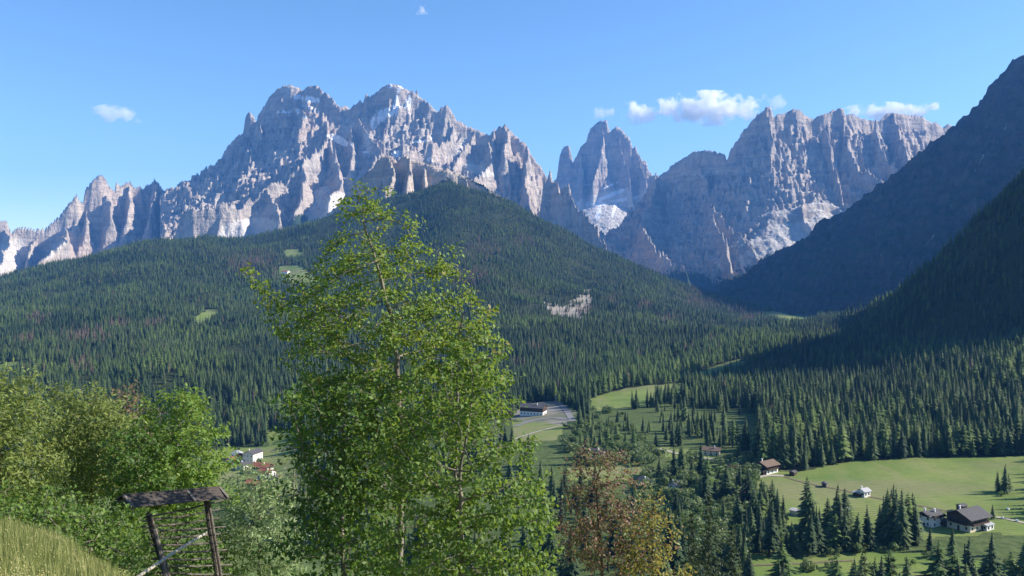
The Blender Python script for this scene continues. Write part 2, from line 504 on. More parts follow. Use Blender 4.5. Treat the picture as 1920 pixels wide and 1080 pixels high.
left_crest = lin([(-160,470),(-100,445),(-60,440),(-20,425),(0,411),(12,410),(22,434),(30,422),(45,422),(65,427),(88,424),(98,415),(113,400),(130,377),(141,360),(148,372),(155,375),(160,350),(175,335),(188,325),(196,328),(205,345),(214,356),(218,337),(226,345),(232,340),(243,336),(252,348),(263,346),(268,352),(274,345),(281,340),(288,334),(297,340),(306,352),(313,356),(319,350),(325,354),(333,342),(341,335),(350,350),(364,369),(372,362)], 5.5, 6.6)
mountain_mesh('spire_ridge', 'row of pale rock spires at the far left of the skyline', [
    rg(left_crest, (3.0, 130, 1.05, 500, 0.7)),
    rg([(117,412,5.9),(125,425,5.7),(122,445,5.4),(100,470,5.0),(60,492,4.7)], SP),
    rg([(0,411,5.75),(10,440,5.5),(5,480,5.15),(-10,520,4.8)], SP),
    rg([(65,427,5.95),(75,440,5.8),(50,470,5.4)], SP),
    rg([(188,325,6.1),(198,360,6.0),(210,395,5.85)], CLs),
    rg([(141,360,6.05),(155,385,5.95),(165,405,5.8)], CLs),
    rg([(288,334,6.25),(290,365,6.1),(285,390,5.95)], CLs),
    rg([(243,336,6.2),(245,365,6.05),(240,385,5.9)], CLs),
  ], -170, 420, 4300, 6700, 330, 330, M_rock, amp=45, gl=60, warp=14, vegz=(-60, 60), seed=100,
  scree=[(20,480,40,25,-40,0.9),(100,470,30,10,-40,0.7)])

main_crest = lin([(364,369),(372,350),(378,347),(383,339),(387,342),(400,315),(415,295),(430,270),(445,252),(458,242)], 7.3, 6.65) + \
  lin([(461,238),(464,215),(469,206),(475,215),(480,227),(484,212),(495,196),(506,178),(518,166),(532,160),(545,158),(555,160),(566,166),(575,160),(585,159),(593,156),(600,163),(613,175),(628,188),(637,199)], 6.63, 6.3) + \
  lin([(645,196),(657,201),(664,194),(670,192),(674,183),(680,191),(688,175),(693,181),(703,172),(715,164),(727,157),(737,156),(750,160),(763,165),(777,168),(790,178),(800,186),(812,201),(820,209),(827,200),(836,194),(845,205),(852,220),(862,225),(875,234),(890,240),(905,245),(918,251),(928,240),(938,232),(947,229),(955,240),(966,250),(976,263),(985,265),(992,280),(1003,300),(1015,312),(1023,325),(1030,338),(1045,360),(1070,385)], 6.35, 6.3)
mountain_mesh('twin_peak_massif', 'huge twin-summit pale limestone massif left of the picture centre', [
    rg(main_crest, (1.7, 170, 1.05, 500, 0.7)),
    # front ridge under the great shaded wall
    rg([(640,200,6.5),(622,222,6.25),(610,248,6.05),(598,275,5.85),(565,305,5.6),(535,333,5.45),(500,343,5.3),(470,366,5.2),(448,380,5.1)], (1.5, 130, 1.0, 300, 0.72)),
    rg([(343,389,5.0),(360,383,5.0),(385,383,5.0),(410,381,5.0),(432,378,5.05),(450,378,5.1)], (3.2, 95, 0.95, 300, 0.72)),
    rg([(484,214,6.4),(490,240,6.25),(485,265,6.15),(470,285,6.05)], CLs),
    rg([(545,160,6.5),(560,195,6.3),(575,215,6.2),(560,245,6.05)], SP),
    rg([(593,157,6.5),(600,190,6.35),(610,210,6.25)], SP),
    rg([(610,248,6.05),(628,275,5.9),(640,300,5.75),(635,340,5.5),(615,375,5.2)], SP),
    rg([(565,305,5.6),(572,335,5.45),(566,370,5.25),(548,395,5.1)], SP),
    rg([(500,343,5.3),(512,365,5.2),(520,390,5.1),(525,405,5.0)], SP),
    rg([(657,201,6.45),(672,215,6.3),(684,232,6.15),(700,262,5.95),(712,285,5.8),(690,310,5.6)], SP),
    rg([(664,235,6.2),(655,262,6.0),(660,290,5.8)], SP),
    rg([(727,157,6.6),(735,195,6.4),(728,225,6.25),(715,245,6.1)], SP),
    rg([(777,168,6.55),(785,205,6.4),(775,240,6.25)], SP),
    rg([(836,194,6.45),(846,225,6.3),(852,250,6.15),(830,265,6.0),(795,270,5.9),(765,285,5.75)], SP),
    rg([(890,240,6.35),(878,265,6.2),(862,285,6.05),(850,312,5.85),(842,335,5.6)], CLs),
    rg([(947,229,6.3),(952,255,6.15),(947,280,6.0)], CLs),
    rg([(928,240,6.3),(915,268,6.15),(918,300,6.0),(905,325,5.8),(885,335,5.6)], SP),
    rg([(985,265,6.2),(990,290,6.05),(990,320,5.9),(988,355,5.7),(984,390,5.5)], (2.8, 150, 1.0, 300, 0.7)),
    rg([(1023,330,5.6),(1028,327,5.6),(1031,312,5.6),(1034,328,5.6),(1043,336,5.55),(1050,342,5.5),(1053,370,5.4),(1052,410,5.2)], (4.5, 60, 1.6, 200, 0.8)),
    rg([(1053,345,5.3),(1060,348,5.25),(1063,336,5.25),(1067,350,5.25),(1073,368,5.2),(1085,387,5.1),(1100,402,5.0),(1118,420,4.85),(1133,442,4.7),(1143,468,4.55)], (3.6, 110, 1.2, 200, 0.8)),
  ], 300, 1180, 4350, 7500, 520, 460, M_rock, amp=52, gl=80, warp=20, vegz=(-20, 240), seed=200,
  snow=[(575,185,34,6,8,0.86),(540,208,26,4,-8,0.77),(590,206,30,4,20,0.77),(562,214,16,5,30,0.77),(728,212,28,12,-25,0.86),(748,182,9,24,10,0.86),(765,200,8,26,15,0.69),(632,260,20,7,20,0.86),(650,270,22,5,10,0.77),(745,288,12,6,0,0.95),(705,225,10,20,20,0.69),(800,262,40,3,-12,0.69),(850,252,20,2.5,-10,0.60),(490,270,6,12,20,0.60),(690,285,16,3,0,0.69),(815,298,36,5,-5,0.65),(735,165,16,8,20,0.69),(880,245,22,3,15,0.60)],
  scree=[(465,428,48,16,-8,1.2),(430,440,20,8,0,.8),(605,402,20,50,52,1.2),(560,430,50,5,-40,.9),(900,320,26,8,20,1.0),(870,270,24,6,-55,.8),(690,265,8,30,0,.6),(650,240,15,25,20,.5)],
  veg=[(800,340,30,18,20,.9),(560,415,20,12,-30,.8)])

tower_crest = lin([(1010,372),(1025,352),(1035,345),(1046,330),(1049,300),(1050,285),(1057,273),(1066,270),(1071,283),(1074,303),(1080,290),(1090,272),(1100,262),(1107,240),(1118,228),(1128,222),(1138,224),(1143,243),(1150,237),(1156,235),(1165,240),(1175,250),(1182,258),(1187,275),(1192,270),(1197,285),(1203,296),(1212,302),(1217,318),(1225,327),(1230,322),(1236,332),(1260,350),(1300,360)], 8.6, 8.4)
mountain_mesh('rock_tower', 'sheer grey rock tower rising above snow fields in the gap', [
    rg(tower_crest, (5.0, 120, 2.6, 160, 0.62)),
    rg([(1128,222,8.5),(1130,262,8.4),(1122,300,8.3),(1110,340,8.2)], (4.5, 70, 2.0, 150, 0.62)),
    rg([(1160,236,8.5),(1165,280,8.4),(1180,320,8.3),(1185,345,8.2)], (4.5, 60, 2.0, 150, 0.62)),
    rg([(1090,272,8.5),(1095,310,8.4),(1090,350,8.25)], (4.5, 50, 2.0, 150, 0.62)),
    rg([(1192,272,8.45),(1200,310,8.35),(1210,335,8.2)], (4.0, 50, 2.0, 150, 0.62)),
    rg([(1230,322,8.3),(1228,345,8.2),(1222,362,8.1)], (4.0, 40, 2.0, 150, 0.62)),
  ], 1000, 1320, 6600, 9000, 260, 420, M_rock_far, amp=34, gl=55, warp=12, seed=300, spurwarp=30.0,
  snow=[(1110,382,30,5,0,0.79),(1140,368,42,4,-22,0.79),(1180,372,40,4,-10,0.72),(1122,400,5,16,10,0.72),(1152,392,4,20,15,0.65),(1150,345,40,3,-25,0.58),(1215,335,18,3,-25,0.50)],
  scree=[(1150,398,85,34,-10,1.25),(1135,425,40,26,0,1.2)], talus=1.6)

_rc = [(1100,520),(1140,465),(1165,425),(1195,380),(1220,345),(1235,328),(1250,318),(1265,305),(1285,292),(1300,283),(1312,280),(1335,280),(1345,285),(1358,285),(1363,297),(1370,280),(1375,270),(1385,255),(1400,238),(1412,222),(1425,208),(1436,197),(1443,198),(1448,214),(1460,211),(1470,209),(1480,206),(1488,202),(1500,203),(1510,213),(1523,219),(1530,219),(1540,212),(1551,208),(1565,202),(1575,200),(1582,203),(1585,215),(1600,211),(1615,218),(1630,223),(1650,222),(1660,212),(1675,210),(1690,213),(1715,213),(1730,217),(1745,227),(1757,228),(1768,237),(1776,229),(1783,232),(1788,245),(1850,250),(1920,265),(2000,300)]
right_crest = [(a, b, float(np.interp(a, [1100, 1240, 1436, 1580, 1680, 1800, 2000], [7.2, 6.9, 6.2, 6.35, 6.6, 6.9, 7.0]))) for a, b in _rc]
mountain_mesh('serrated_massif', 'broad serrated grey massif with pale scree fans right of the gap', [
    rg(right_crest, (1.75, 230, 1.05, 500, 0.7)),
    rg([(1436,197,6.2),(1444,225,6.1),(1447,260,6.0),(1450,300,5.9)], (2.8, 90, 1.2, 300, 0.7)),
    rg([(1488,202,6.25),(1494,235,6.2),(1500,275,6.15),(1512,320,5.95),(1522,370,5.75),(1530,410,5.55),(1545,438,5.4)], (1.7, 160, 1.0, 300, 0.7)),
    rg([(1577,200,6.4),(1582,235,6.25),(1590,270,6.1),(1615,310,5.95),(1655,345,5.8),(1700,365,5.65)], (1.7, 130, 1.0, 300, 0.7)),
    rg([(1551,208,6.4),(1548,250,6.2),(1555,300,6.0),(1575,350,5.8),(1600,395,5.6)], SP),
    rg([(1675,210,6.55),(1690,250,6.3),(1700,290,6.05),(1715,330,5.9)], SP),
    rg([(1640,223,6.4),(1650,270,6.2),(1680,315,6.0)], SP),
    rg([(1390,295,6.2),(1405,325,6.05),(1415,360,5.9),(1418,395,5.75),(1430,425,5.6)], SP),
    rg([(1425,318,6.05),(1440,350,5.9),(1447,385,5.75),(1462,420,5.6),(1476,440,5.45)], SP),
    rg([(1336,382,5.8),(1355,400,5.7),(1378,425,5.55),(1400,450,5.4),(1412,465,5.3),(1425,490,5.15),(1432,510,5.05)], SP),
    rg([(1335,395,5.7),(1348,425,5.5),(1362,460,5.3),(1372,495,5.15),(1378,520,5.0)], SP),
    rg([(1495,350,5.8),(1505,385,5.6),(1520,425,5.4)], SP),
    rg([(1300,283,6.7),(1315,310,6.55),(1325,330,6.4)], SP),
    rg([(1235,328,6.9),(1215,390,6.3),(1205,430,5.8),(1240,470,5.4),(1290,500,5.1)], (0.95, 300, 0.8, 500, 0.6)),
  ], 1090, 2020, 4300, 7350, 540, 450, M_rock, amp=48, gl=75, warp=20, vegz=(-40, 120), seed=400,
  scree=[(1495,472,62,40,-35,1.4),(1540,440,32,30,-45,1.2),(1470,450,22,30,-20,1.0),(1440,515,8,30,25,1.1),(1410,520,6,30,-10,1.0),(1425,480,26,7,15,1.0),(1480,505,8,26,-45,1.0),(1395,500,5,22,-20,.8),(1350,500,14,5,35,.7),(1330,325,40,4,-8,1.0),(1525,480,30,30,-30,1.1)],
  veg=[(1290,540,60,30,10,.9),(1450,490,20,14,0,.9),(1480,535,30,14,-20,.8),(1380,540,50,14,0,.9)],
  snow=[(1330,328,30,3,-8,.55)])

def smooth_noise(scale, amp, seed):
    return lambda X, Y, h: h + amp * fbm(X / scale, Y / scale, 4, seed)
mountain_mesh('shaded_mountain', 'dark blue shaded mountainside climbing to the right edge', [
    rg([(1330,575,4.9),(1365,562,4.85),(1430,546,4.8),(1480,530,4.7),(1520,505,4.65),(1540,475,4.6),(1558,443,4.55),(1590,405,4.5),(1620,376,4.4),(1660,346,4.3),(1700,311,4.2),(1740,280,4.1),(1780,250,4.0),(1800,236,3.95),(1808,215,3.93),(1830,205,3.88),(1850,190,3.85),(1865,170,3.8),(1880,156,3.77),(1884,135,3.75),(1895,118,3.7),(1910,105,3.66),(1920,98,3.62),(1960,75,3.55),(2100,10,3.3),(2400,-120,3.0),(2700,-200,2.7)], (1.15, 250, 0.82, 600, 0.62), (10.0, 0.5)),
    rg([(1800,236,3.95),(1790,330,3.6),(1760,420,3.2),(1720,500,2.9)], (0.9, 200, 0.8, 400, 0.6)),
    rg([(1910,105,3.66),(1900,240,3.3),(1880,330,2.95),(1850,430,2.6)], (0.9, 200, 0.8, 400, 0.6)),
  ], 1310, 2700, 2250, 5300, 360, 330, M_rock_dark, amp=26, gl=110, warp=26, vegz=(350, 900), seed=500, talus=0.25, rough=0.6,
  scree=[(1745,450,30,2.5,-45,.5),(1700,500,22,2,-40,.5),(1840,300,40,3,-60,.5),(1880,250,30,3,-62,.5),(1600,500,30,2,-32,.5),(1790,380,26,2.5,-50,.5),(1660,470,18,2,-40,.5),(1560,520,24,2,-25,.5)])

rock_crest = lin([(585,428),(610,405),(632,384),(650,362),(665,345),(680,328),(700,309),(708,297),(716,291),(728,288),(738,296),(745,301),(752,292),(762,291),(775,297),(790,300),(803,306),(812,309),(825,316),(838,313),(850,322)], 3.75, 3.65) + lin([(858,316),(868,326),(882,334),(900,342),(915,350),(930,361),(948,372),(965,385),(985,398),(1005,410),(1030,424)], 3.68, 3.5)
mountain_mesh('rocky_shoulder', 'rocky crest above the wooded hill in front of the massif', [
    rg(rock_crest, (1.8, 60, 0.9, 120, 0.62)),
    rg([(728,288,3.68),(738,310,3.6),(735,335,3.52),(722,352,3.48)], (1.6, 40, 0.9, 100, 0.6)),
    rg([(762,291,3.68),(770,318,3.58),(760,340,3.5)], (1.6, 40, 0.9, 100, 0.6)),
    rg([(803,306,3.66),(805,330,3.58)], (1.6, 40, 0.9, 100, 0.6)),
    rg([(868,326,3.66),(885,352,3.52),(895,372,3.42)], (1.8, 45, 0.9, 100, 0.6)),
    rg([(915,350,3.6),(935,375,3.48),(945,395,3.38)], (1.8, 45, 0.9, 100, 0.6)),
    rg([(965,385,3.55),(975,402,3.46)], (1.8, 40, 0.9, 100, 0.6)),
  ], 570, 1060, 3180, 3950, 330, 170, M_rock, amp=20, gl=40, warp=10, vegz=(230, 600), seed=600, fine=0.6, rough=1.0, ns=0.5, spurwarp=40.0,
  veg=[(905,345,40,5,28,1.0),(960,378,30,5,30,1.0),(840,350,20,14,20,.8)], scree=[(610,410,20,16,-45,.9)])

RM = [rg([(1440,612,2.3),(1480,606,2.05),(1560,600,1.85),(1640,570,1.65),(1700,535,1.52),(1760,500,1.42),(1810,460,1.35),(1860,410,1.3),(1900,365,1.26),(1920,340,1.25),(2000,250,1.22),(2150,130,1.18),(2400,-20,1.13),(2800,-120,1.06),(3300,-210,1.0),(4200,-300,0.98)], (1.02, 400, 0.85, 500, 0.6), (1.0, 0.0))]  # crest beyond the right frame edge is unseen, shaped to throw the shadow
def right_h(X, Y):
    h, S, D, K = ridge_field(X, Y, RM)
    return h - np.minimum(D * 0.15, 24) * 1.4 * (1 - ridged(S / 130, D / 700, 2, 702)) + 9 * fbm(X / 90, Y / 90, 3, 705)
# ------------------------------------------------------------------ ground sheet
FIELDS = {   # open grass seen from here (outline of the ground that is open)
 'right': [(1418,905),(1440,882),(1500,884),(1590,866),(1700,859),(1800,858),(1990,850),(1990,1005),(1860,1000),(1740,1010),(1640,1000),(1560,985),(1480,985),(1440,950)],
 'near':  [(1400,1040),(1500,1050),(1640,1030),(1740,1040),(1900,1060),(1900,1120),(1400,1120)],
 'strip': [(1060,878),(1180,874),(1230,880),(1180,900),(1070,900)],
 'hotel': [(962,792),(1035,786),(1062,800),(1040,826),(960,830)],
 'yard':  [(955,785),(985,755),(1040,752),(1080,772),(1062,798),(1010,792)],
 'mid':   [(1098,750),(1180,726),(1282,718),(1280,742),(1200,760),(1118,770)],
 'mid2':  [(1270,716),(1330,690),(1390,672),(1400,690),(1330,716)],
 'far':   [(1424,583),(1530,585),(1532,600),(1480,606),(1440,594)],
 'village': [(380,850),(440,838),(560,838),(560,930),(400,930)],
 'clear1': [(360,600),(385,582),(412,580),(405,600),(370,612)],
 'clear2': [(-20,690),(20,678),(42,680),(30,700),(-20,712)],
 'chalet': [(520,500),(560,497),(600,524),(590,540),(550,534),(520,520)],
 'clear3': [(530,470),(560,466),(570,480),(540,486)],
 'clear4': [(500,806),(560,806),(560,838),(500,838)],
 'crag': [(1005,560),(1060,575),(1092,545),(1112,540),(1108,575),(1095,600),(1040,592)],
 'river': [(1235,838),(1330,845),(1352,872),(1290,868),(1240,852)],
}
nr, nc = 560, 400
yy = -60 + 40 * np.exp(np.linspace(0, math.log(15060 / 40.0), nr))
uu = np.linspace(-1.15, 1.15, nc)
Yg, U = np.meshgrid(yy, uu, indexing='ij'); Xg = U * (Yg + 60)
Hg = base_h(Xg, Yg)
with np.errstate(divide='ignore', invalid='ignore'):
    PX = np.where(Yg > 5, Xg / Yg * F + 960, -9e3); PY = np.where(Yg > 5, HORIZON - Hg / Yg * F, 9e3)
fld = np.zeros(Hg.shape)
for k, p in FIELDS.items():
    if k in ('crag', 'yard'): continue
    fld = np.maximum(fld, in_poly(PX, PY, p) & (Yg > 300))
fld = np.where(Yg < 60, 1.0, fld)
rockm = (in_poly(PX, PY, FIELDS['crag']) & (Yg > 1500)).astype(float)
yard = (in_poly(PX, PY, FIELDS['yard']) & (Yg > 600) & (Yg < 1200)).astype(float)

m, nt = new_mat('ground_cover'); t = NT(nt)
v = t.coords()
nA = t.noise(v, 0.02, 5, 0.6); nB = t.noise(v, 0.25, 5, 0.65); nC = t.noise(t.coords((1, 0.25, 1), rot=(0, 0, 0.5)), 0.06, 3, 0.5)
rough_c = t.mix(t.remap(nB, 0.35, 0.65), (0.045, 0.075, 0.022), (0.10, 0.13, 0.045))
forest_c = t.mix(t.remap(nB, 0.35, 0.65), (0.018, 0.026, 0.012), (0.040, 0.050, 0.020))
grass_c = t.mix(t.remap(nA, 0.38, 0.62), (0.115, 0.175, 0.040), (0.185, 0.230, 0.066))
grass_c = t.mix(t.math('MULTIPLY', t.remap(nC, 0.5, 0.7), 0.55), grass_c, (0.235, 0.225, 0.105))
nD = t.noise(t.coords((0.35, 1, 1), rot=(0, 0, -0.35)), 0.012, 4, 0.6)
grass_c = t.mix(t.math('MULTIPLY', t.remap(nD, 0.5, 0.62), 0.5), grass_c, (0.21, 0.185, 0.115))
grass_c = t.mix(t.math('MULTIPLY', t.remap(nB, 0.45, 0.75), 0.35), grass_c, (0.085, 0.13, 0.03))
# mown swathes on the hay meadow
tcv = t.coords((1, 1, 1), rot=(0, 0, 0.22))
wv = t.n('ShaderNodeTexWave'); wv.wave_type = 'BANDS'; wv.bands_direction = 'Y'
wv.inputs['Scale'].default_value = 0.085; wv.inputs['Distortion'].default_value = 1.6; wv.inputs['Detail'].default_value = 2
wv.inputs['Detail Scale'].default_value = 0.4
t.l(tcv, wv.inputs['Vector'])
sw = t.math('MULTIPLY', t.remap(wv.outputs['Fac'], 0.55, 0.8), t.attr('mown'))
grass_c = t.mix(t.math('MULTIPLY', sw, 0.75), grass_c, (0.075, 0.105, 0.03))
fm = t.remap(t.math('ADD', t.attr('field'), t.math('MULTIPLY', t.math('SUBTRACT', nB, 0.5), 0.7)), 0.4, 0.6)
c = t.mix(fm, t.mix(t.attr('open'), forest_c, rough_c), grass_c)
c = t.mix(t.remap(t.math('ADD', t.attr('yard'), t.math('MULTIPLY', t.math('SUBTRACT', nB, 0.5), 0.8)), 0.45, 0.6), c, t.mix(t.remap(nA, 0.4, 0.6), (0.13, 0.14, 0.09), (0.25, 0.23, 0.20)))
c = t.mix(t.remap(t.math('ADD', t.attr('crag'), t.math('MULTIPLY', t.math('SUBTRACT', nB, 0.5), 1.4)), 0.62, 0.75), c, (0.26, 0.235, 0.20))
t.out(c, 0.95, t.bump(nB, 0.6, 0.6), 0.1)
M_ground = m
me = mesh_from('ground', np.stack([Xg, Yg, Hg], -1).reshape(-1, 3), grid_faces(nr, nc), M_ground, smooth=True)
add_attr(me, 'open', ((Yg < 860) & (PX < 1440)) | (Yg < 500)); add_attr(me, 'field', fld); add_attr(me, 'crag', rockm); add_attr(me, 'yard', yard)
mown = in_poly(PX, PY, [(1560,950),(1740,950),(1740,1020),(1560,1000)]) | in_poly(PX, PY, [(1880,915),(1990,905),(1990,985),(1860,965)])
add_attr(me, 'mown', np.where(mown, 1.0, 0.4 * in_poly(PX, PY, FIELDS['right'])) * ((Yg > 300) & (Yg < 600)))
obj('ground', me, None, 'valley floor, meadows and wooded hillside', None, None, 'structure')

# right-hand wooded slope
u2 = (np.linspace(1330, 4300, 300) - 960) / F
y2 = np.linspace(700, 2500, 190)
Y2, U2 = np.meshgrid(y2, u2, indexing='ij'); X2 = U2 * Y2
H2 = right_h(X2, Y2)
me = mesh_from('wooded_slope', np.stack([X2, Y2, H2], -1).reshape(-1, 3), grid_faces(len(y2), 300), M_ground, smooth=True)
for a in ('open', 'field', 'crag', 'yard', 'mown'): add_attr(me, a, np.zeros(H2.size))
obj('wooded_slope', me, None, 'steep dark wooded slope in shade at the right', None, None, 'structure')

def ground_h(X, Y):
    X = np.asarray(X, float); Y = np.asarray(Y, float)
    b = base_h(X, Y)
    m = (Y > 710) & (Y < 2480) & (X > 0.25 * Y)
    if np.any(m):
        b = np.where(m, np.maximum(b, right_h(X, Y)), b)
    return b
def gz(x, y): return float(ground_h(np.array([x]), np.array([y]))[0])
def ray_ground(px, py, y0=300.0, y1=4000.0):
    """where the line of sight through a pixel meets the ground"""
    ys = np.exp(np.linspace(math.log(y0), math.log(y1), 900))
    xs = (px - 960) / F * ys
    below = (HORIZON - py) / F * ys - ground_h(xs, ys)
    i = np.argmax(below < 0)
    return Vector((xs[i], ys[i], gz(xs[i], ys[i])))

# ------------------------------------------------------------------ air
hb = MB(); hb.box(-14000, 14000, -200, 15500, -420, 1950)
m, nt = new_mat('haze_air'); t = NT(nt)
pv = t.n('ShaderNodeVolumePrincipled')
pv.inputs['Color'].default_value = (0.11, 0.38, 1.0, 1)
pv.inputs['Density'].default_value = HAZE_DENSITY
pv.inputs['Anisotropy'].default_value = 0.0
o_ = t.n('ShaderNodeOutputMaterial'); t.l(pv.outputs[0], o_.inputs['Volume'])
hb.build('haze', m, None, label='thin blue mountain haze filling the valley air', kind='stuff')

# ------------------------------------------------------------------ clouds
m, nt = new_mat('cloud_vapour'); t = NT(nt)
tc = t.n('ShaderNodeTexCoord')
ln = t.n('ShaderNodeVectorMath', operation='LENGTH'); t.l(tc.outputs['Object'], ln.inputs[0])
oi = t.n('ShaderNodeObjectInfo')
ge = t.n('ShaderNodeNewGeometry')
sc_ = t.n('ShaderNodeVectorMath', operation='SCALE'); sc_.inputs['Scale'].default_value = 0.0028
t.l(ge.outputs['Position'], sc_.inputs[0])
nz = t.noise(sc_.outputs[0], 1.0, 6, 0.62)
d = t.math('SUBTRACT', t.math('ADD', t.math('MULTIPLY', t.math('SUBTRACT', 1.0, ln.outputs['Value']), 1.0), t.math('MULTIPLY', t.math('SUBTRACT', nz, 0.5), 4.4)), 0.30)
d = t.remap(d, 0.0, 0.35)
pv = t.n('ShaderNodeVolumePrincipled')
pv.inputs['Color'].default_value = (1, 1, 1, 1)
att = t.n('ShaderNodeAttribute', attribute_name='["thick"]'); att.attribute_type = 'OBJECT'
t.l(t.math('MULTIPLY', d, att.outputs['Fac']), pv.inputs['Density'])
o_ = t.n('ShaderNodeOutputMaterial'); t.l(pv.outputs[0], o_.inputs['Volume'])
M_cloud = m
bm = bmesh.new(); bmesh.ops.create_icosphere(bm, subdivisions=3, radius=1.0)
cloud_me = bpy.data.meshes.new('cloud'); bm.to_mesh(cloud_me); bm.free(); cloud_me.materials.append(M_cloud)
for px, py, rx, ry, th, lab in [
    (1325,203,112,34,0.007,'largest white cumulus cloud with a bright puffy top above the ridge'),
    (1195,211,40,24,0.005,'small white cloud just left of the largest cumulus'),
    (1128,212,28,15,0.004,'faint wisp of cloud over the top of the rock tower'),
    (1655,209,88,17,0.006,'flat white cloud lying along the serrated ridge at right'),
    (1745,199,24,9,0.005,'tiny pale cloud at the right end of the ridge'),
    (208,213,46,17,0.0024,'lone thin white cloud in the open sky at left'),
    (262,228,14,7,0.002,'tiny faint shred beside the lone cloud at left'),
    (790,19,16,12,0.006,'tiny cloud fleck near the top edge of the sky'),
    (1452,188,26,20,0.0025,'thin veil of cloud beside the pointed summit')]:
    Yc = 17500.0
    p = W(px, py, Yc)
    o = obj('cloud', cloud_me, None, lab, 'cloud', 'small clouds in the blue sky', None, p)
    o.scale = (rx / F * Yc, min(rx, 60) / F * Yc * 0.7, ry / F * Yc)
    o['thick'] = th
# ------------------------------------------------------------------ conifers
M_spruce = needle_mat('spruce_needles', (0.018, 0.040, 0.020), (0.088, 0.128, 0.046))
M_larch = needle_mat('larch_needles', (0.050, 0.092, 0.024), (0.125, 0.175, 0.048))
M_dead = needle_mat('dead_needles', (0.10, 0.075, 0.055), (0.17, 0.125, 0.09))
M_bark = simple_mat('conifer_bark', (0.06, 0.045, 0.035), (0.13, 0.10, 0.08), 6.0, (1, 1, 0.3), 0.95)

def conifer(seed, layers, blades, width, droop, mat, base=0.10, top=1.0, ragged=0.3, curve=0.85):
    """needle crown of unit height: whorls of drooping, folded boughs"""
    r = random.Random(seed)
    V, Fc = [], []
    lean = (r.uniform(-.012, .012), r.uniform(-.012, .012))
    for k in range(layers):
        t = k / (layers - 1.0)
        z = base + (top - base) * (t ** 0.92) * 0.985
        rad = width * ((1 - t) ** curve) * (1 + 0.12 * math.sin(k * 2.3 + seed)) + 0.006
        if t < 0.12: rad *= 0.72 + 2.3 * t
        n = max(4, int(blades * (1 - 0.45 * t)))
        a0 = r.uniform(0, 6.28)
        for i in range(n):
            a = a0 + 2 * math.pi * i / n + r.uniform(-.25, .25)
            L = rad * (1 + r.uniform(-ragged, ragged * 0.7))
            dz = droop * L * r.uniform(0.6, 1.4)
            hw = (math.pi / n) * 1.15
            ca, sa = math.cos(a), math.sin(a)
            zz = z + r.uniform(-.012, .012)
            cx, cy = lean[0] * z * 3, lean[1] * z * 3
            m = 0.55 * L
            b = len(V)
            V += [(cx, cy, zz + 0.035 * (1 - t) + 0.012),
                  (cx + m * math.cos(a - hw), cy + m * math.sin(a - hw), zz - dz * 0.62),
                  (cx + L * ca, cy + L * sa, zz - dz),
                  (cx + m * math.cos(a + hw), cy + m * math.sin(a + hw), zz - dz * 0.62),
                  (cx + m * ca, cy + m * sa, zz - dz * 0.30 + 0.006)]
            Fc += [(b, b + 1, b + 4), (b, b + 4, b + 3), (b + 1, b + 2, b + 4), (b + 4, b + 2, b + 3)]
    b = len(V)
    V += [(lean[0] * 3, lean[1] * 3, 1.0)] + [(lean[0]*2.8 + 0.012 * math.cos(q), lean[1]*2.8 + 0.012 * math.sin(q), 0.92) for q in (0, 2.1, 4.2)]
    Fc += [(b, b + 1, b + 2), (b, b + 2, b + 3), (b, b + 3, b + 1)]
    return mesh_from('crown', V, Fc, mat)
def trunk_mesh():
    mb = MB(); mb.pole([(0, 0, -0.04), (0, 0, 0.25), (0, 0, 0.9)], [0.016, 0.013, 0.004], 6)
    return mb.mesh('trunk', M_bark)
TRUNK = trunk_mesh()
CROWNS = [conifer(1, 19, 12, 0.155, 0.55, M_spruce), conifer(2, 20, 12, 0.135, 0.62, M_spruce, 0.07), conifer(3, 18, 12, 0.175, 0.5, M_spruce, 0.12),
          conifer(4, 19, 11, 0.12, 0.6, M_spruce, 0.16), conifer(5, 16, 12, 0.19, 0.35, M_larch, 0.16, 1.0, 0.45, 0.75), conifer(6, 15, 11, 0.17, 0.3, M_larch, 0.2, 1.0, 0.5, 0.7),
          conifer(7, 13, 7, 0.12, 0.5, M_dead, 0.12, 1.0, 0.45)]
def far_mesh(me):
    """crown and trunk joined, for the mass of the forest"""
    b = bmesh.new(); b.from_mesh(me)
    b2 = bmesh.new(); b2.from_mesh(TRUNK)
    tmp = bpy.data.meshes.new('tmp'); b2.to_mesh(tmp); n0 = len(b.faces); b.from_mesh(tmp)
    b.faces.ensure_lookup_table()
    for f in b.faces[n0:]: f.material_index = 1
    o = bpy.data.meshes.new('forest_tree'); b.to_mesh(o); b.free(); b2.free(); bpy.data.meshes.remove(tmp)
    o.materials.append(me.materials[0]); o.materials.append(M_bark)
    return o

# ---- where trees stand
def scatter(Y0, Y1, sp, umin=-0.70, umax=0.72):
    ys = np.arange(Y0, Y1, sp)
    P = []
    for y in ys:
        xs = np.arange(umin * y, umax * y, sp)
        P.append(np.stack([xs, np.full(xs.shape, y)], 1))
    P = np.concatenate(P)
    return P + rng.uniform(-0.48 * sp, 0.48 * sp, P.shape)
P = np.concatenate([scatter(300, 1000, 5.8), scatter(1000, 1700, 6.5), scatter(1700, 2500, 7.8), scatter(2500, 3420, 9.4)])
X, Y = P[:, 0], P[:, 1]
Z = ground_h(X, Y)
PXt = X / Y * F + 960; PYt = HORIZON - Z / Y * F
keep = np.ones(len(X), bool)
for k, poly in FIELDS.items():
    ip_ = in_poly(PXt, PYt, poly)
    if k == 'crag': ip_ = ip_ & (fbm(X / 25, Y / 25, 2, 71) > -0.12)
    keep &= ~ip_
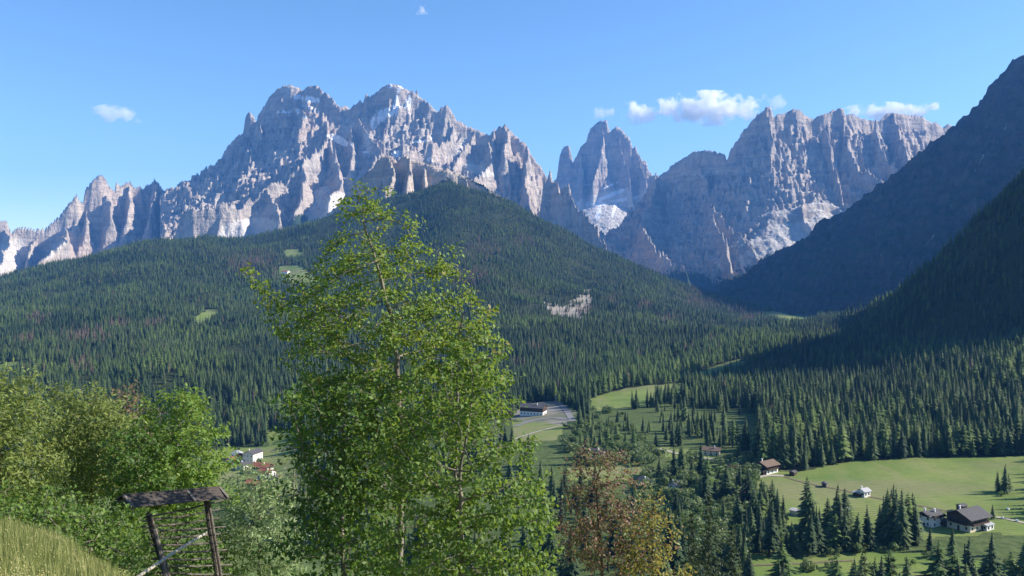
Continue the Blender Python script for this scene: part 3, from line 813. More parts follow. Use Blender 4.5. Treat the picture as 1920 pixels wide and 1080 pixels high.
# on the near hillside below the camera only the valley belt carries conifers
zp_ = near_slope(X, Y)
keep &= ~((Z - zp_ < 6) & (Y < 900))
dens = np.ones(len(X))
nzz = fbm(X / 60, Y / 60, 3, 61)
valley_mid = (Y < 800) & (PXt < 1420)
dens = np.where(valley_mid, np.clip(0.07 + 0.9 * nzz, 0.02, 0.6), dens)
belt = (PYt > 985) & (PXt > 1380)
dens = np.where(belt, np.clip(0.72 + 1.4 * fbm(X / 24, Y / 24, 2, 63), 0.08, 1.0), dens)
dens = np.where((Y < 430) & (PXt < 1380), 0.22, dens)
tl = np.clip((PYt - 440) / 40, 0, 1)                      # thinning towards the tree line
hill_top = (Y > 2500) & (PXt < 640)
dens = np.where(hill_top, dens * (0.45 + 0.55 * tl), dens)
dens = dens * np.where(Y > 1000, np.clip(0.95 + 1.7 * fbm(X / 95, Y / 95, 3, 65), 0.12, 1), 1)
larchzone = in_poly(PXt, PYt, [(1100,745),(1140,700),(1300,650),(1480,608),(1500,640),(1400,690),(1280,722)])
dens = np.where(larchzone, 0.62, dens)
keep &= rng.random(len(X)) < dens
# shaded right slope: thinner, dark anyway
rs = (Y > 960) & (PXt > 1500) & (Z > -60)
keep &= ~rs | (rng.random(len(X)) < 0.75)
# keep the village, hotel and roads clear handled by polygons; drop what can never be seen behind the crest
X, Y, Z, PXt, PYt, larchzone = [a[keep] for a in (X, Y, Z, PXt, PYt, larchzone)]
n = len(X)
hgt = 15.0 * np.exp(np.clip(rng.normal(0, 0.32, n), -0.7, 0.42)) * (1 + 0.35 * fbm(X / 150, Y / 150, 2, 67))
hgt = np.where(Y > 1000, hgt * 0.86, hgt)
hgt = hgt * np.where(Y < 950, np.where(PXt > 1400, np.where(Y < 480, 1.32, 1.22), 1.0), 1.0)
var = rng.integers(0, 4, n)
lf = fbm(X / 180, Y / 180, 2, 69)
is_l = (rng.random(n) < np.clip(0.12 + 1.3 * lf, 0.04, 0.7)) | (larchzone & (rng.random(n) < 0.9))
var = np.where(is_l, rng.integers(4, 6, n), var)
dead = np.zeros(n)
for dx, dy, r_ in [(1045,590,20),(1095,585,26),(1250,600,24),(1210,575,18),(1320,560,50),(1000,655,14),(1290,655,12),(1200,670,10),(640,600,20),(160,635,40),(215,610,24),(290,610,22),(45,640,24),(150,690,26),(1380,585,26),(970,690,14),(1330,640,14),(1150,565,14),(1405,600,20),(900,470,40),(980,455,26),(480,500,60),(70,600,20),(870,520,50)]:
    dead = np.maximum(dead, np.clip(1.3 - np.hypot((PXt - dx) / r_, (PYt - dy) / (r_ * 0.45)), 0, 1))
var = np.where((rng.random(n) < np.maximum(dead * 0.75, 0.015)) & (Y > 700), 6, var)

# keep the farmhouses in sight
topy = PYt - hgt / Y * F
block = (PYt > 975) & (((PXt > 1722) & (PXt < 1772) & (topy < 972)) | ((PXt > 1772) & (PXt < 1860) & (topy < 988)) | ((PXt > 1590) & (PXt < 1640) & (topy < 940)) | ((PXt > 1480) & (PXt < 1512) & (topy < 962)) | ((PXt > 1525) & (PXt < 1560) & (topy < 920)) | ((PXt > 1868) & (topy < 985)))
block |= (PYt > 880) & (PYt < 1010) & (PXt > 1412) & (PXt < 1468) & (topy < 892)
r_ = rng.random(n)
block |= (PXt > 1105) & (PXt < 1300) & (PYt > 755) & (PYt < 830) & (topy < 764) & (r_ < 0.8)
block |= (PXt > 955) & (PXt < 1070) & (PYt > 790) & (PYt < 870) & (topy < 828) & (r_ < 0.85)
block |= (PXt > 1050) & (PXt < 1240) & (PYt > 885) & (PYt < 940) & (topy < 900) & (r_ < 0.6)
ok_ = ~block
X, Y, Z, PXt, PYt, hgt, var = [a[ok_] for a in (X, Y, Z, PXt, PYt, hgt, var)]
n = len(X)
# ---- the 290 that show largest become trees of their own
size = hgt / Y * F
vis = (PXt > 1030) & (PXt < 1935) & (PYt - size < 1085) & (PYt > 640)
order = np.argsort(np.where(vis, -size, 0))[:288]
single = np.zeros(n, bool); single[order] = True
protos = {}
def zone(x, y, h):
    if y > 985 and x > 1380:
        pos = ['at the left end', 'below the white shed', 'below the leaning pole', 'below the smaller farmhouse', 'below the big farmhouse', 'at the right end'][min(5, int(np.digitize(x, [1470, 1560, 1690, 1770, 1850])))]
        return pos + ' of the conifer belt' + (', upper side' if y < 1030 else ', lower side')
    if y > 800 and x <= 1430:
        pos = 'behind the red-brown tree' if x < 1200 else ('in mid valley among bushes' if x < 1310 else 'left of the hay meadow')
        return pos + (', farther up' if y < 860 else (', nearer' if y > 930 else ''))
    pos = ['above the stream thicket', 'above the farm', 'above the hut', 'above the cottage', 'above the farmhouses', 'far right'][min(5, int(np.digitize(x, [1400, 1490, 1570, 1680, 1820])))]
    return 'of the forest edge ' + pos + (', front row' if y > 835 else (', second row' if y > 810 else ', farther back'))
KIND = ['dark green spruce ', 'slim dark spruce ', 'broad dark spruce ', 'narrow spruce ', 'light green larch ', 'open pale larch ', 'bare brown conifer ']
for i in order:
    vi = int(var[i])
    tall = hgt[i] / 19.0
    label = ('tall ' if tall > 1.2 else ('short ' if tall < 0.85 else '')) + KIND[vi] + zone(PXt[i], PYt[i], hgt[i])
    group = label
    if vi not in protos:
        o = thing('conifer_tree', label, 'tree', group=group)
        obj('trunk', TRUNK, o); obj('crown', CROWNS[vi], o)
        protos[vi] = o
    else:
        o = copy_thing(protos[vi], label, group)
    o.location = (X[i], Y[i], Z[i] - 0.2); o.rotation_euler = (0, 0, R_.uniform(0, 6.28))
    w_ = hgt[i] * (R_.uniform(1.45, 2.1) if Y[i] < 480 else R_.uniform(1.1, 1.6)); o.scale = (w_, w_, hgt[i])

# ---- the rest: one mass, placed by geometry nodes
rest = ~single
pm = bpy.data.meshes.new('conifer_forest')
Pp = np.stack([X, Y, Z - 0.2], 1)[rest].astype(np.float32)
pm.vertices.add(len(Pp)); pm.vertices.foreach_set('co', Pp.ravel())
add_attr(pm, 'hgt', hgt[rest]); add_attr(pm, 'wid', (hgt * rng.uniform(1.0, 1.45, n))[rest]); add_attr(pm, 'rotz', rng.uniform(0, 6.28, rest.sum()))
a = pm.attributes.new('kindi', 'INT', 'POINT'); a.data.foreach_set('value', var[rest].astype(np.int32))
print('forest', n, rest.sum())
def instancer(name, meshes):
    ng = bpy.data.node_groups.new(name, 'GeometryNodeTree')
    ng.interface.new_socket('Geometry', in_out='INPUT', socket_type='NodeSocketGeometry')
    ng.interface.new_socket('Geometry', in_out='OUTPUT', socket_type='NodeSocketGeometry')
    N = ng.nodes.new; L = ng.links.new
    gi, go = N('NodeGroupInput'), N('NodeGroupOutput')
    join = N('GeometryNodeJoinGeometry')
    def na(nm, ty='FLOAT'):
        q = N('GeometryNodeInputNamedAttribute'); q.data_type = ty; q.inputs['Name'].default_value = nm
        return q.outputs['Attribute']
    cs = N('ShaderNodeCombineXYZ'); L(na('wid'), cs.inputs[0]); L(na('wid'), cs.inputs[1]); L(na('hgt'), cs.inputs[2])
    cr = N('ShaderNodeCombineXYZ'); L(na('rotz'), cr.inputs[2])
    er = N('FunctionNodeEulerToRotation'); L(cr.outputs[0], er.inputs[0])
    for i, me in enumerate(meshes):
        src = bpy.data.objects.new('forest_tree_shape', me)
        oi = N('GeometryNodeObjectInfo'); oi.inputs['Object'].default_value = src; oi.inputs['As Instance'].default_value = True
        cmp_ = N('FunctionNodeCompare'); cmp_.data_type = 'INT'; cmp_.operation = 'EQUAL'
        L(na('kindi', 'INT'), cmp_.inputs[2]); cmp_.inputs[3].default_value = i
        ip = N('GeometryNodeInstanceOnPoints')
        L(gi.outputs[0], ip.inputs['Points']); L(cmp_.outputs[0], ip.inputs['Selection'])
        L(oi.outputs['Geometry'], ip.inputs['Instance']); L(er.outputs[0], ip.inputs['Rotation']); L(cs.outputs[0], ip.inputs['Scale'])
        L(ip.outputs[0], join.inputs[0])
    L(join.outputs[0], go.inputs[0])
    return ng
fo = obj('conifer_forest', pm, None, 'dense conifer forest covering the hill and the valley sides', None, None, 'stuff')
md = fo.modifiers.new('trees', 'NODES'); md.node_group = instancer('forest_trees', [far_mesh(c) for c in CROWNS])
# ------------------------------------------------------------------ broadleaf shrubs on the valley floor
M_bushleaf = leaf_mat('valley_bush_leaves', (0.065, 0.120, 0.030), (0.135, 0.205, 0.060), 0.3)
M_bushleaf2 = leaf_mat('valley_willow_leaves', (0.10, 0.150, 0.058), (0.175, 0.230, 0.095), 0.3)
M_twig = simple_mat('grey_bark', (0.10, 0.085, 0.07), (0.22, 0.19, 0.165), 3.0, (1, 1, 0.25), 0.9, 0.0)
def bush_crown(seed, lobes, leaves, mat, flat=1.0):
    r = np.random.default_rng(seed)
    c = np.stack([r.normal(0, 0.26, lobes), r.normal(0, 0.26, lobes), r.uniform(0.3, 0.78, lobes) * flat], 1)
    rad = r.uniform(0.16, 0.30, lobes)
    k = r.integers(0, lobes, leaves)
    d = r.normal(0, 1, (leaves, 3)); d /= np.linalg.norm(d, axis=1)[:, None]
    p = c[k] + d * (rad[k] * r.uniform(0.55, 1.05, leaves) ** 0.5)[:, None]
    p[:, 2] = np.maximum(p[:, 2], 0.03)
    nrm = d + r.normal(0, 0.5, (leaves, 3)); nrm /= np.linalg.norm(nrm, axis=1)[:, None]
    a = np.cross(nrm, r.normal(0, 1, (leaves, 3))); a /= np.linalg.norm(a, axis=1)[:, None]
    b = np.cross(nrm, a)
    s = r.uniform(0.045, 0.085, leaves)[:, None]
    V = np.stack([p - a * s, p + b * s * 0.7, p + a * s, p - b * s * 0.7], 1).reshape(-1, 3)
    return mesh_from('crown', V, np.arange(leaves * 4).reshape(-1, 4), mat)
def bush_stem(seed):
    mb = MB(); r = random.Random(seed)
    for i in range(4):
        a = r.uniform(0, 6.28); q = r.uniform(.12, .3)
        mb.pole([(0.02 * i, 0, -0.03), (q * .4 * math.cos(a), q * .4 * math.sin(a), .25), (q * math.cos(a), q * math.sin(a), .6)], [.018, .012, .004], 5)
    return mb.mesh('trunk', M_twig)
BUSH = [(bush_crown(20 + i, 7 + i, 520, M_bushleaf if i % 2 else M_bushleaf2), bush_stem(40 + i)) for i in range(5)]
bush_proto = {}
BK = ['round willow bush', 'round green bush', 'broad willow bush', 'bushy green tree', 'full pale tree']
def put_bush(x, y, h, vi, label, group, wf=1.0):
    if vi not in bush_proto:
        o = thing('broadleaf_bush', label, 'bush', group=group)
        obj('trunk', BUSH[vi][1], o); obj('crown', BUSH[vi][0], o); bush_proto[vi] = o
    else:
        o = copy_thing(bush_proto[vi], label, group)
    o.location = (x, y, gz(x, y) - 0.1); o.rotation_euler = (0, 0, R_.uniform(0, 6.28)); o.scale = (h * wf, h * wf, h)
    return o
rb = random.Random(77)
BZONES = [([(1060,800),(1180,800),(1240,840),(1180,876),(1060,876)] , 60, 'in the stream thicket', 4.5, 8.5),
          ([(1180,850),(1420,860),(1420,960),(1330,990),(1200,980)], 120, 'in the thicket left of the meadow', 4.5, 8.5),
          ([(1280,960),(1480,985),(1420,1060),(1300,1050)], 26, 'in the wood at mid bottom', 6, 10),
          ([(1500,1040),(1760,1030),(1900,1050),(1900,1078),(1500,1076)], 20, 'at the foot of the conifer belt', 2.5, 5),
          ([(1100,730),(1170,770),(1150,810),(1090,790)], 14, 'beside the hotel yard', 4, 8),
          ([(440,835),(545,835),(545,900),(470,900)], 10, 'between the village houses', 3, 6)]
for poly, cnt, where, h0, h1 in BZONES:
    k = 0; tries = 0
    xs = [p[0] for p in poly]; ys = [p[1] for p in poly]
    while k < cnt and tries < 3000:
        tries += 1
        px, py = rb.uniform(min(xs), max(xs)), rb.uniform(min(ys), max(ys))
        if not in_poly(np.array([px]), np.array([py]), poly)[0]: continue
        if any(in_poly(np.array([px]), np.array([py]), FIELDS[q])[0] for q in ('right', 'hotel', 'mid', 'strip')): continue
        g = ray_ground(px, py, 320, 1400); vi = rb.randrange(5)
        hb_ = rb.uniform(h0, h1); fq = (hb_ - h0) / (h1 - h0)
        lx = (px - min(xs)) / (max(xs) - min(xs)); ly = (py - min(ys)) / (max(ys) - min(ys))
        lab_ = ('low ' if fq < .33 else ('tall ' if fq > .67 else '')) + BK[vi] + ' ' + where + (', left' if lx < .33 else (', right' if lx > .67 else '')) + (', upper' if ly < .4 else (', lower' if ly > .7 else ''))
        put_bush(g.x, g.y, hb_, vi, lab_, lab_, rb.uniform(0.95, 1.4)); k += 1

# ------------------------------------------------------------------ houses
M_plaster = simple_mat('white_plaster', (0.72, 0.70, 0.66), (0.80, 0.78, 0.74), 0.8, rough=0.9)
M_plaster_warm = simple_mat('cream_plaster', (0.66, 0.56, 0.42), (0.74, 0.66, 0.52), 0.8, rough=0.9)
M_timber = simple_mat('dark_timber', (0.045, 0.028, 0.018), (0.10, 0.065, 0.042), 2.0, (6, 6, 0.6), 0.85)
M_timber_grey = simple_mat('weathered_timber', (0.10, 0.09, 0.08), (0.22, 0.20, 0.18), 2.0, (6, 6, 0.6), 0.9)
M_slate = simple_mat('grey_shingles', (0.050, 0.050, 0.056), (0.11, 0.107, 0.11), 1.4, (1, 1, 3), 0.8)
M_brownroof = simple_mat('brown_shingles', (0.11, 0.075, 0.055), (0.20, 0.145, 0.11), 1.4, (1, 1, 3), 0.85)
M_redroof = simple_mat('red_tiles', (0.22, 0.075, 0.045), (0.32, 0.13, 0.085), 1.4, (1, 1, 3), 0.85)
M_greyroof = simple_mat('pale_metal_roof', (0.34, 0.34, 0.35), (0.46, 0.46, 0.46), 1.0, rough=0.5)
m_, nt_ = new_mat('window_glass'); NT(nt_).out((0.02, 0.025, 0.03), 0.08, None, 0.5); M_glass = m_
M_concrete = simple_mat('pale_concrete', (0.36, 0.35, 0.33), (0.48, 0.46, 0.43), 1.0)

def house(name, label, cat, px, py, w, l, hw, rz, wall=M_plaster, roof=M_slate, upper=None, pitch=0.42, over=0.9, floors=2, chim=1, balcony=False, Y=None, group=None, windows=True, base_z=None, shift=0.0):
    """gabled house: ridge runs along local y; w across, l along, hw to the eaves"""
    g = ray_ground(px, py, 320, 3600)
    root = thing(name, label, cat, (g.x, g.y, g.z), rz, group)
    hx, hy = w / 2, l / 2; rise = hx * pitch * 1.0
    zs = hw * 0.5 if upper else hw
    mb = MB(); mb.box(-hx, hx, -hy, hy, -1.5, zs)
    if not upper:
        mb.add([(-hx, -hy, hw), (hx, -hy, hw), (0, -hy, hw + rise), (-hx, hy, hw), (hx, hy, hw), (0, hy, hw + rise)], [(0, 1, 2), (3, 5, 4), (0, 2, 5, 3), (1, 4, 5, 2)])
    mb.build('wall', wall, root)
    if upper:
        mb = MB(); e = 0.06
        mb.box(-hx - e, hx + e, -hy - e, hy + e, zs, hw)
        mb.add([(-hx - e, -hy - e, hw), (hx + e, -hy - e, hw), (0, -hy - e, hw + rise), (-hx - e, hy + e, hw), (hx + e, hy + e, hw), (0, hy + e, hw + rise)], [(0, 1, 2), (3, 5, 4), (0, 2, 5, 3), (1, 4, 5, 2)])
        mb.build('timber_storey', upper, root)
    mb = MB(); th = 0.22; ov = over
    for s in (-1, 1):
        x1 = s * (hx + ov); z1 = hw - ov * pitch
        P = [(0, -hy - ov, hw + rise + .05), (x1, -hy - ov, z1 + .05), (x1, hy + ov, z1 + .05), (0, hy + ov, hw + rise + .05)]
        T = [(a, b, c + th) for a, b, c in P]
        mb.hexa(P + T if s > 0 else P[::-1] + T[::-1])
    rf = mb.build('roof', roof, root)
    for i in range(chim):
        mb = MB(); cx = hx * 0.35 * (1 if i % 2 else -1); cyy = -hy * 0.4 + i * hy * 0.7
        mb.box(cx - .35, cx + .35, cyy - .35, cyy + .35, hw + rise * .4, hw + rise + 1.1)
        mb.box(cx - .45, cx + .45, cyy - .45, cyy + .45, hw + rise + 1.1, hw + rise + 1.25)
        mb.build('chimney', M_plaster, rf)
    if windows:
        fh = hw / floors
        for fl in range(floors):
            zc = fl * fh + fh * 0.52
            for side, n_, half, dep in (('e', max(2, int(l / 3.2)), hy, hx), ('w', max(2, int(l / 3.2)), hy, hx), ('g', max(2, int(w / 3.2)), hx, hy), ('h', max(2, int(w / 3.2)), hx, hy)):
                for k in range(n_):
                    q = -half + (k + 0.5) * 2 * half / n_
                    mb = MB(); ww, wh, d = 0.5, 0.65, dep + 0.09
                    if side == 'e': mb.box(d - .12, d, q - ww, q + ww, zc - wh, zc + wh)
                    if side == 'w': mb.box(-d, -d + .12, q - ww, q + ww, zc - wh, zc + wh)
                    if side == 'g': mb.box(q - ww, q + ww, -d, -d + .12, zc - wh, zc + wh)
                    if side == 'h': mb.box(q - ww, q + ww, d - .12, d, zc - wh, zc + wh)
                    mb.build('window', M_glass, root)
    if balcony:
        for (a0, a1, b0, b1) in ((hx + .05, hx + 1.3, -hy * .9, hy * .9), (-hx * .8, hx * .8, -hy - 1.3, -hy - .05)):
            mb = MB(); mb.box(a0, a1, b0, b1, zs - .1, zs + .08)
            mb.box(a0, a1, b0, b0 + .1, zs + .08, zs + 1.0); mb.box(a0, a1, b1 - .1, b1, zs + .08, zs + 1.0)
            if a0 > 0 and a0 > hx: mb.box(a1 - .1, a1, b0 + .1, b1 - .1, zs + .08, zs + 1.0)
            else: mb.box(a0, a0 + .1, b0 + .1, b1 - .1, zs + .08, zs + 1.0); mb.box(a0 + .1, a1 - .1, b0, b0 + .12, zs + .08, zs + 1.02)
            mb.build('balcony', M_timber, root)
    mb = MB(); mb.box(-0.6, 0.6, -hy - .12, -hy + .05, 0, 2.1); mb.build('door', M_timber, root)
    return root
rad = math.radians
house('farmhouse', 'big alpine farmhouse with dark timber gable and cream wall at lower right', 'house', 1814, 990, 12.5, 15, 7.2, rad(-62), M_plaster_warm, M_slate, M_timber, 0.46, 1.6, 2, 1, True)
house('farmhouse', 'smaller white farmhouse with grey hipped-looking roof beside the big timber farmhouse', 'house', 1744, 984, 8.8, 9.6, 5.4, rad(-64), M_plaster, M_slate, None, 0.42, 1.2, 2, 2, True)
house('shed', 'low grey shed roof between the two farmhouses', 'shed', 1778, 986, 6, 9, 2.6, rad(50), M_timber, M_slate, None, 0.25, 0.6, 1, 0, False, windows=False)
house('shed', 'small dark shed behind the roof of the big farmhouse', 'shed', 1803, 958, 3.6, 4, 3.0, rad(-62), M_timber, M_slate, None, 0.4, 0.5, 1, 0, False, windows=False)
house('shed', 'white outbuilding at the right end of the big farmhouse', 'shed', 1848, 992, 5, 6, 2.8, rad(-62), M_plaster, M_greyroof, None, 0.2, 0.5, 1, 0, False)
house('hut', 'tiny dark timber hay hut standing alone in the meadow', 'hut', 1546, 913, 2.8, 3.2, 2.4, rad(-30), M_timber_grey, M_slate, None, 0.45, 0.5, 1, 0, False, windows=False)
house('cottage', 'white cottage with grey roof by the meadow track', 'house', 1620, 931, 4.6, 5.4, 3.6, rad(-60), M_plaster, M_greyroof, None, 0.5, 0.7, 1, 1, False)
house('shed', 'grey lean-to shed left of the white meadow cottage', 'shed', 1607, 930, 4, 4.5, 1.8, rad(-35), M_timber, M_greyroof, None, 0.3, 0.4, 1, 0, False, windows=False)
house('farmhouse', 'brown-roofed white farmhouse at the forest edge by the road fork', 'house', 1437, 886, 9.5, 12, 5.8, rad(-55), M_plaster, M_brownroof, M_timber, 0.42, 1.3, 2, 1, True)
house('garage', 'low dark garage in front of the brown-roofed farmhouse', 'garage', 1428, 889, 5, 7, 2.5, rad(35), M_timber, M_slate, None, 0.15, 0.3, 1, 0, False, windows=False)
house('shed', 'dark timber shed right of the brown-roofed farmhouse', 'shed', 1487, 891, 3.2, 4.5, 2.2, rad(-40), M_timber, M_slate, None, 0.35, 0.5, 1, 0, False, windows=False)
house('shed', 'white shed with pale roof at the lower left edge of the meadow', 'shed', 1494, 966, 4.6, 6, 2.4, rad(40), M_plaster, M_greyroof, None, 0.2, 0.4, 1, 0, False, windows=False)
house('shed', 'dark shed with grey roof half hidden behind the conifer belt', 'shed', 1581, 962, 4.2, 6.5, 2.6, rad(60), M_timber, M_greyroof, None, 0.2, 0.5, 1, 0, False, windows=False)
for i, (px, py, w, l, h, rz, wl, rf, up, lab) in enumerate([
    (1000,778,13,24,8,70,M_plaster,M_slate,M_timber,'large dark-roofed hotel beside the gravel yard in mid valley'),
    (1052,752,8,10,5,30,M_plaster,M_brownroof,None,'small house at the wood edge behind the hotel yard'),
    (1118,860,9,12,5,60,M_timber_grey,M_slate,None,'grey-roofed barn left of the stream thicket'),
    (1210,910,6,8,3.5,20,M_plaster,M_slate,None,'small slate-roofed house among bushes, left of a pair'),
    (1267,921,6.5,8,4.5,-30,M_plaster,M_slate,None,'white gabled house with slate roof among bushes, right of a pair'),
    (1394,936,6,8,4.2,-30,M_plaster,M_redroof,None,'white house with red roof left of the meadow wood'),
    (1380,884,7,9,3,50,M_plaster_warm,M_redroof,None,'orange-roofed house above the thicket left of the meadow'),
    (1334,852,8,12,3.5,70,M_plaster_warm,M_brownroof,None,'low brown-roofed house at the foot of the shaded wood'),
    ]):
    house('house', lab, 'house', px, py, w, l, h, rad(rz), wl, rf, up)
for px, py, w, l, h, rz, wl, rf, up, lab in [
    (474,866,12,15,9,-20,M_plaster,M_slate,None,'tall white village house at the top of the hamlet'),
    (447,862,10,12,6,30,M_plaster,M_greyroof,M_timber,'pale-roofed village house left of the tall white one'),
    (459,880,9,11,5,-30,M_plaster,M_slate,None,'village house behind a dark tree in the hamlet'),
    (492,884,11,16,5.5,70,M_plaster,M_redroof,M_timber,'long red-roofed village house in the middle of the hamlet'),
    (500,897,9,13,6,65,M_plaster,M_redroof,None,'white village house with red-brown roof below the long one'),
    (478,916,9,12,5,75,M_plaster_warm,M_redroof,M_timber,'lowest red-roofed village house of the hamlet'),
    (520,908,8,10,5,20,M_plaster,M_brownroof,M_timber,'brown-roofed village house at the right of the hamlet'),
    (433,872,8,10,5,10,M_plaster,M_redroof,None,'leftmost village house of the hamlet beside the trees'),
    (536,514,13,20,7,70,M_plaster,M_redroof,None,'red-roofed white chalet alone high on the wooded hill')]:
    house('house', lab, 'house', px, py, w, l, h, rad(rz), wl, rf, up)

# ------------------------------------------------------------------ roads and tracks
M_gravel = simple_mat('gravel_track', (0.30, 0.27, 0.22), (0.42, 0.38, 0.32), 0.8)
M_track = simple_mat('worn_earth_track', (0.12, 0.10, 0.065), (0.19, 0.165, 0.10), 0.5)
M_asphalt = simple_mat('valley_road', (0.16, 0.16, 0.165), (0.23, 0.225, 0.22), 0.6)
def strip(name, label, pxs, width, mat, lift):
    pts = [ray_ground(a, b, 320, 3000) for a, b in pxs]
    dense = []
    for a, b in zip(pts[:-1], pts[1:]):
        k = max(2, int((b - a).length / 3.0))
        dense += [a.lerp(b, i / k) for i in range(k)]
    dense.append(pts[-1])
    for _ in range(4):
        dense = [dense[0]] + [(dense[i - 1] + dense[i] * 2 + dense[i + 1]) / 4 for i in range(1, len(dense) - 1)] + [dense[-1]]
    V = []
    for i, p in enumerate(dense):
        d = dense[min(i + 1, len(dense) - 1)] - dense[max(i - 1, 0)]; d.z = 0; d.normalize()
        s = Vector((-d.y, d.x, 0)) * (width / 2 * R_.uniform(0.85, 1.12))
        for q in (-1, 0, 1):
            c = p + s * q
            V.append((c.x, c.y, 0.0))
    V = np.array(V); V[:, 2] = ground_h(V[:, 0], V[:, 1]) + lift
    me = mesh_from(name, V, grid_faces(len(dense), 3), mat)
    return obj(name, me, None, label, None, None, 'structure')
strip('track', 'earth track crossing the hay meadow', [(1470,893),(1500,904),(1530,911),(1570,917),(1640,934),(1700,945),(1742,953),(1790,961),(1840,967)], 2.6, M_track, 0.22)
strip('track', 'pale track leaving the farm to the right', [(1840,967),(1880,972),(1920,982),(1990,994)], 3.0, M_gravel, 0.22)
strip('road', 'gravel road fork by the brown-roofed farm', [(1395,902),(1420,896),(1445,891),(1470,893)], 4.5, M_gravel, 0.24)
strip('road', 'valley road past the hotel', [(965,800),(1000,788),(1040,783),(1075,790),(1062,770),(1045,752),(1060,735)], 6.0, M_asphalt, 0.24)
strip('path', 'pale path through the hotel field', [(960,826),(1000,812),(1045,800)], 2.5, M_gravel, 0.22)
strip('road', 'pale road through the stream thicket', [(1235,842),(1290,856),(1345,862),(1395,902)], 4.0, M_gravel, 0.24)
strip('path', 'path along the lower field', [(1380,1062),(1480,1058),(1560,1054),(1600,1052)], 1.6, M_track, 0.22)

# ------------------------------------------------------------------ small things in the meadow
bm = bmesh.new(); bmesh.ops.create_cone(bm, cap_ends=True, segments=16, radius1=0.62, radius2=0.62, depth=1.2)
bmesh.ops.bevel(bm, geom=[e for e in bm.edges], offset=0.12, segments=2, affect='EDGES')
bale_me = bpy.data.meshes.new('hay_bale'); bm.to_mesh(bale_me); bm.free(); bale_me.materials.append(simple_mat('white_bale_wrap', (0.74, 0.75, 0.76), (0.84, 0.84, 0.84), 3.0, rough=0.4))
for px, py, lab in [(1899,920,'white wrapped hay bale, upper of two right of the tree clump'), (1894,923,'white wrapped hay bale, lower of two right of the tree clump'), (1890,957,'lone white wrapped hay bale in the striped meadow'),
                    (1880,974,'white wrapped hay bale beside the track, nearer the farm'), (1907,979,'white wrapped hay bale beside the track at the right edge')]:
    g = ray_ground(px, py); o = obj('hay_bale', bale_me, None, lab, 'hay bale', 'white wrapped hay bales', None, (g.x, g.y, g.z + 0.6)); o.rotation_euler = (rad(90), 0, R_.uniform(0, 3))
g = ray_ground(1630, 992)
mb = MB(); mb.pole([(0, 0, -0.5), (-0.5, 0, 6), (-1.3, 0, 12.6)], [0.17, 0.15, 0.11], 8)
po = thing('utility_pole', 'leaning dark utility pole in the hay meadow', 'pole', g); mb.build('shaft', M_timber, po)
mb = MB(); mb.beam((-1.95, 0, 12.0), (-0.6, 0, 12.1), 0.12, 0.12); mb.build('crossarm', M_timber, po)
def solo(px, py, h, vi, label, wf=1.25):
    g = ray_ground(px, py); o = copy_thing(protos[vi] if vi in protos else list(protos.values())[0], label, None)
    if 'group' in o: del o['group']
    o.location = (g.x, g.y, g.z - 0.2); o.rotation_euler = (0, 0, R_.uniform(0, 6)); o.scale = (h * wf, h * wf, h)
solo(1883, 926, 18.5, 0, 'tallest conifer of the clump alone in the right meadow', 1.2)
solo(1872, 922, 13.0, 1, 'left conifer of the clump alone in the right meadow', 1.5)
solo(1890, 924, 12.0, 4, 'right pale larch of the clump alone in the right meadow', 1.5)
solo(1862, 973, 8.5, 2, 'single small spruce by the track right of the big farmhouse', 1.3)
put_bush(*ray_ground(1879, 930).xy, 3.5, 1, 'low bush at the foot of the clump alone in the right meadow', 'bush under the lone clump')
# ------------------------------------------------------------------ broadleaf trees on the near slope
M_bark_near = simple_mat('grey_brown_bark', (0.10, 0.086, 0.072), (0.27, 0.24, 0.205), 5.0, (1, 1, 0.2), 0.9, 0.02)
M_bark_dark = simple_mat('dark_bark', (0.06, 0.045, 0.035), (0.15, 0.12, 0.095), 5.0, (1, 1, 0.2), 0.9, 0.02)
L_main = leaf_mat('fresh_leaves', (0.065, 0.145, 0.022), (0.195, 0.285, 0.055), 0.42, (0.36, 0.45, 0.06), (0.26, 0.22, 0.06), 0.06)
L_front = leaf_mat('glossy_leaves', (0.060, 0.135, 0.025), (0.170, 0.265, 0.060), 0.46, (0.28, 0.38, 0.04))
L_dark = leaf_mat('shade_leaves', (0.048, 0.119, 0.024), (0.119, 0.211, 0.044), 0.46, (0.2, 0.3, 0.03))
L_red = leaf_mat('russet_leaves', (0.160, 0.092, 0.066), (0.290, 0.185, 0.130), 0.40, (0.30, 0.18, 0.09), (0.11, 0.17, 0.035), 0.33)
L_yellow = leaf_mat('yellowing_leaves', (0.150, 0.190, 0.050), (0.320, 0.300, 0.090), 0.46, (0.40, 0.36, 0.06), (0.22, 0.11, 0.05), 0.25)
L_willow = leaf_mat('willow_leaves', (0.115, 0.175, 0.042), (0.245, 0.305, 0.085), 0.46, (0.33, 0.36, 0.07))
L_ash = leaf_mat('bright_ash_leaves', (0.080, 0.170, 0.027), (0.205, 0.310, 0.060), 0.46, (0.33, 0.44, 0.05))
L_silver = leaf_mat('silvery_leaves', (0.167, 0.255, 0.107), (0.334, 0.431, 0.216), 0.46, (0.3, 0.38, 0.12))

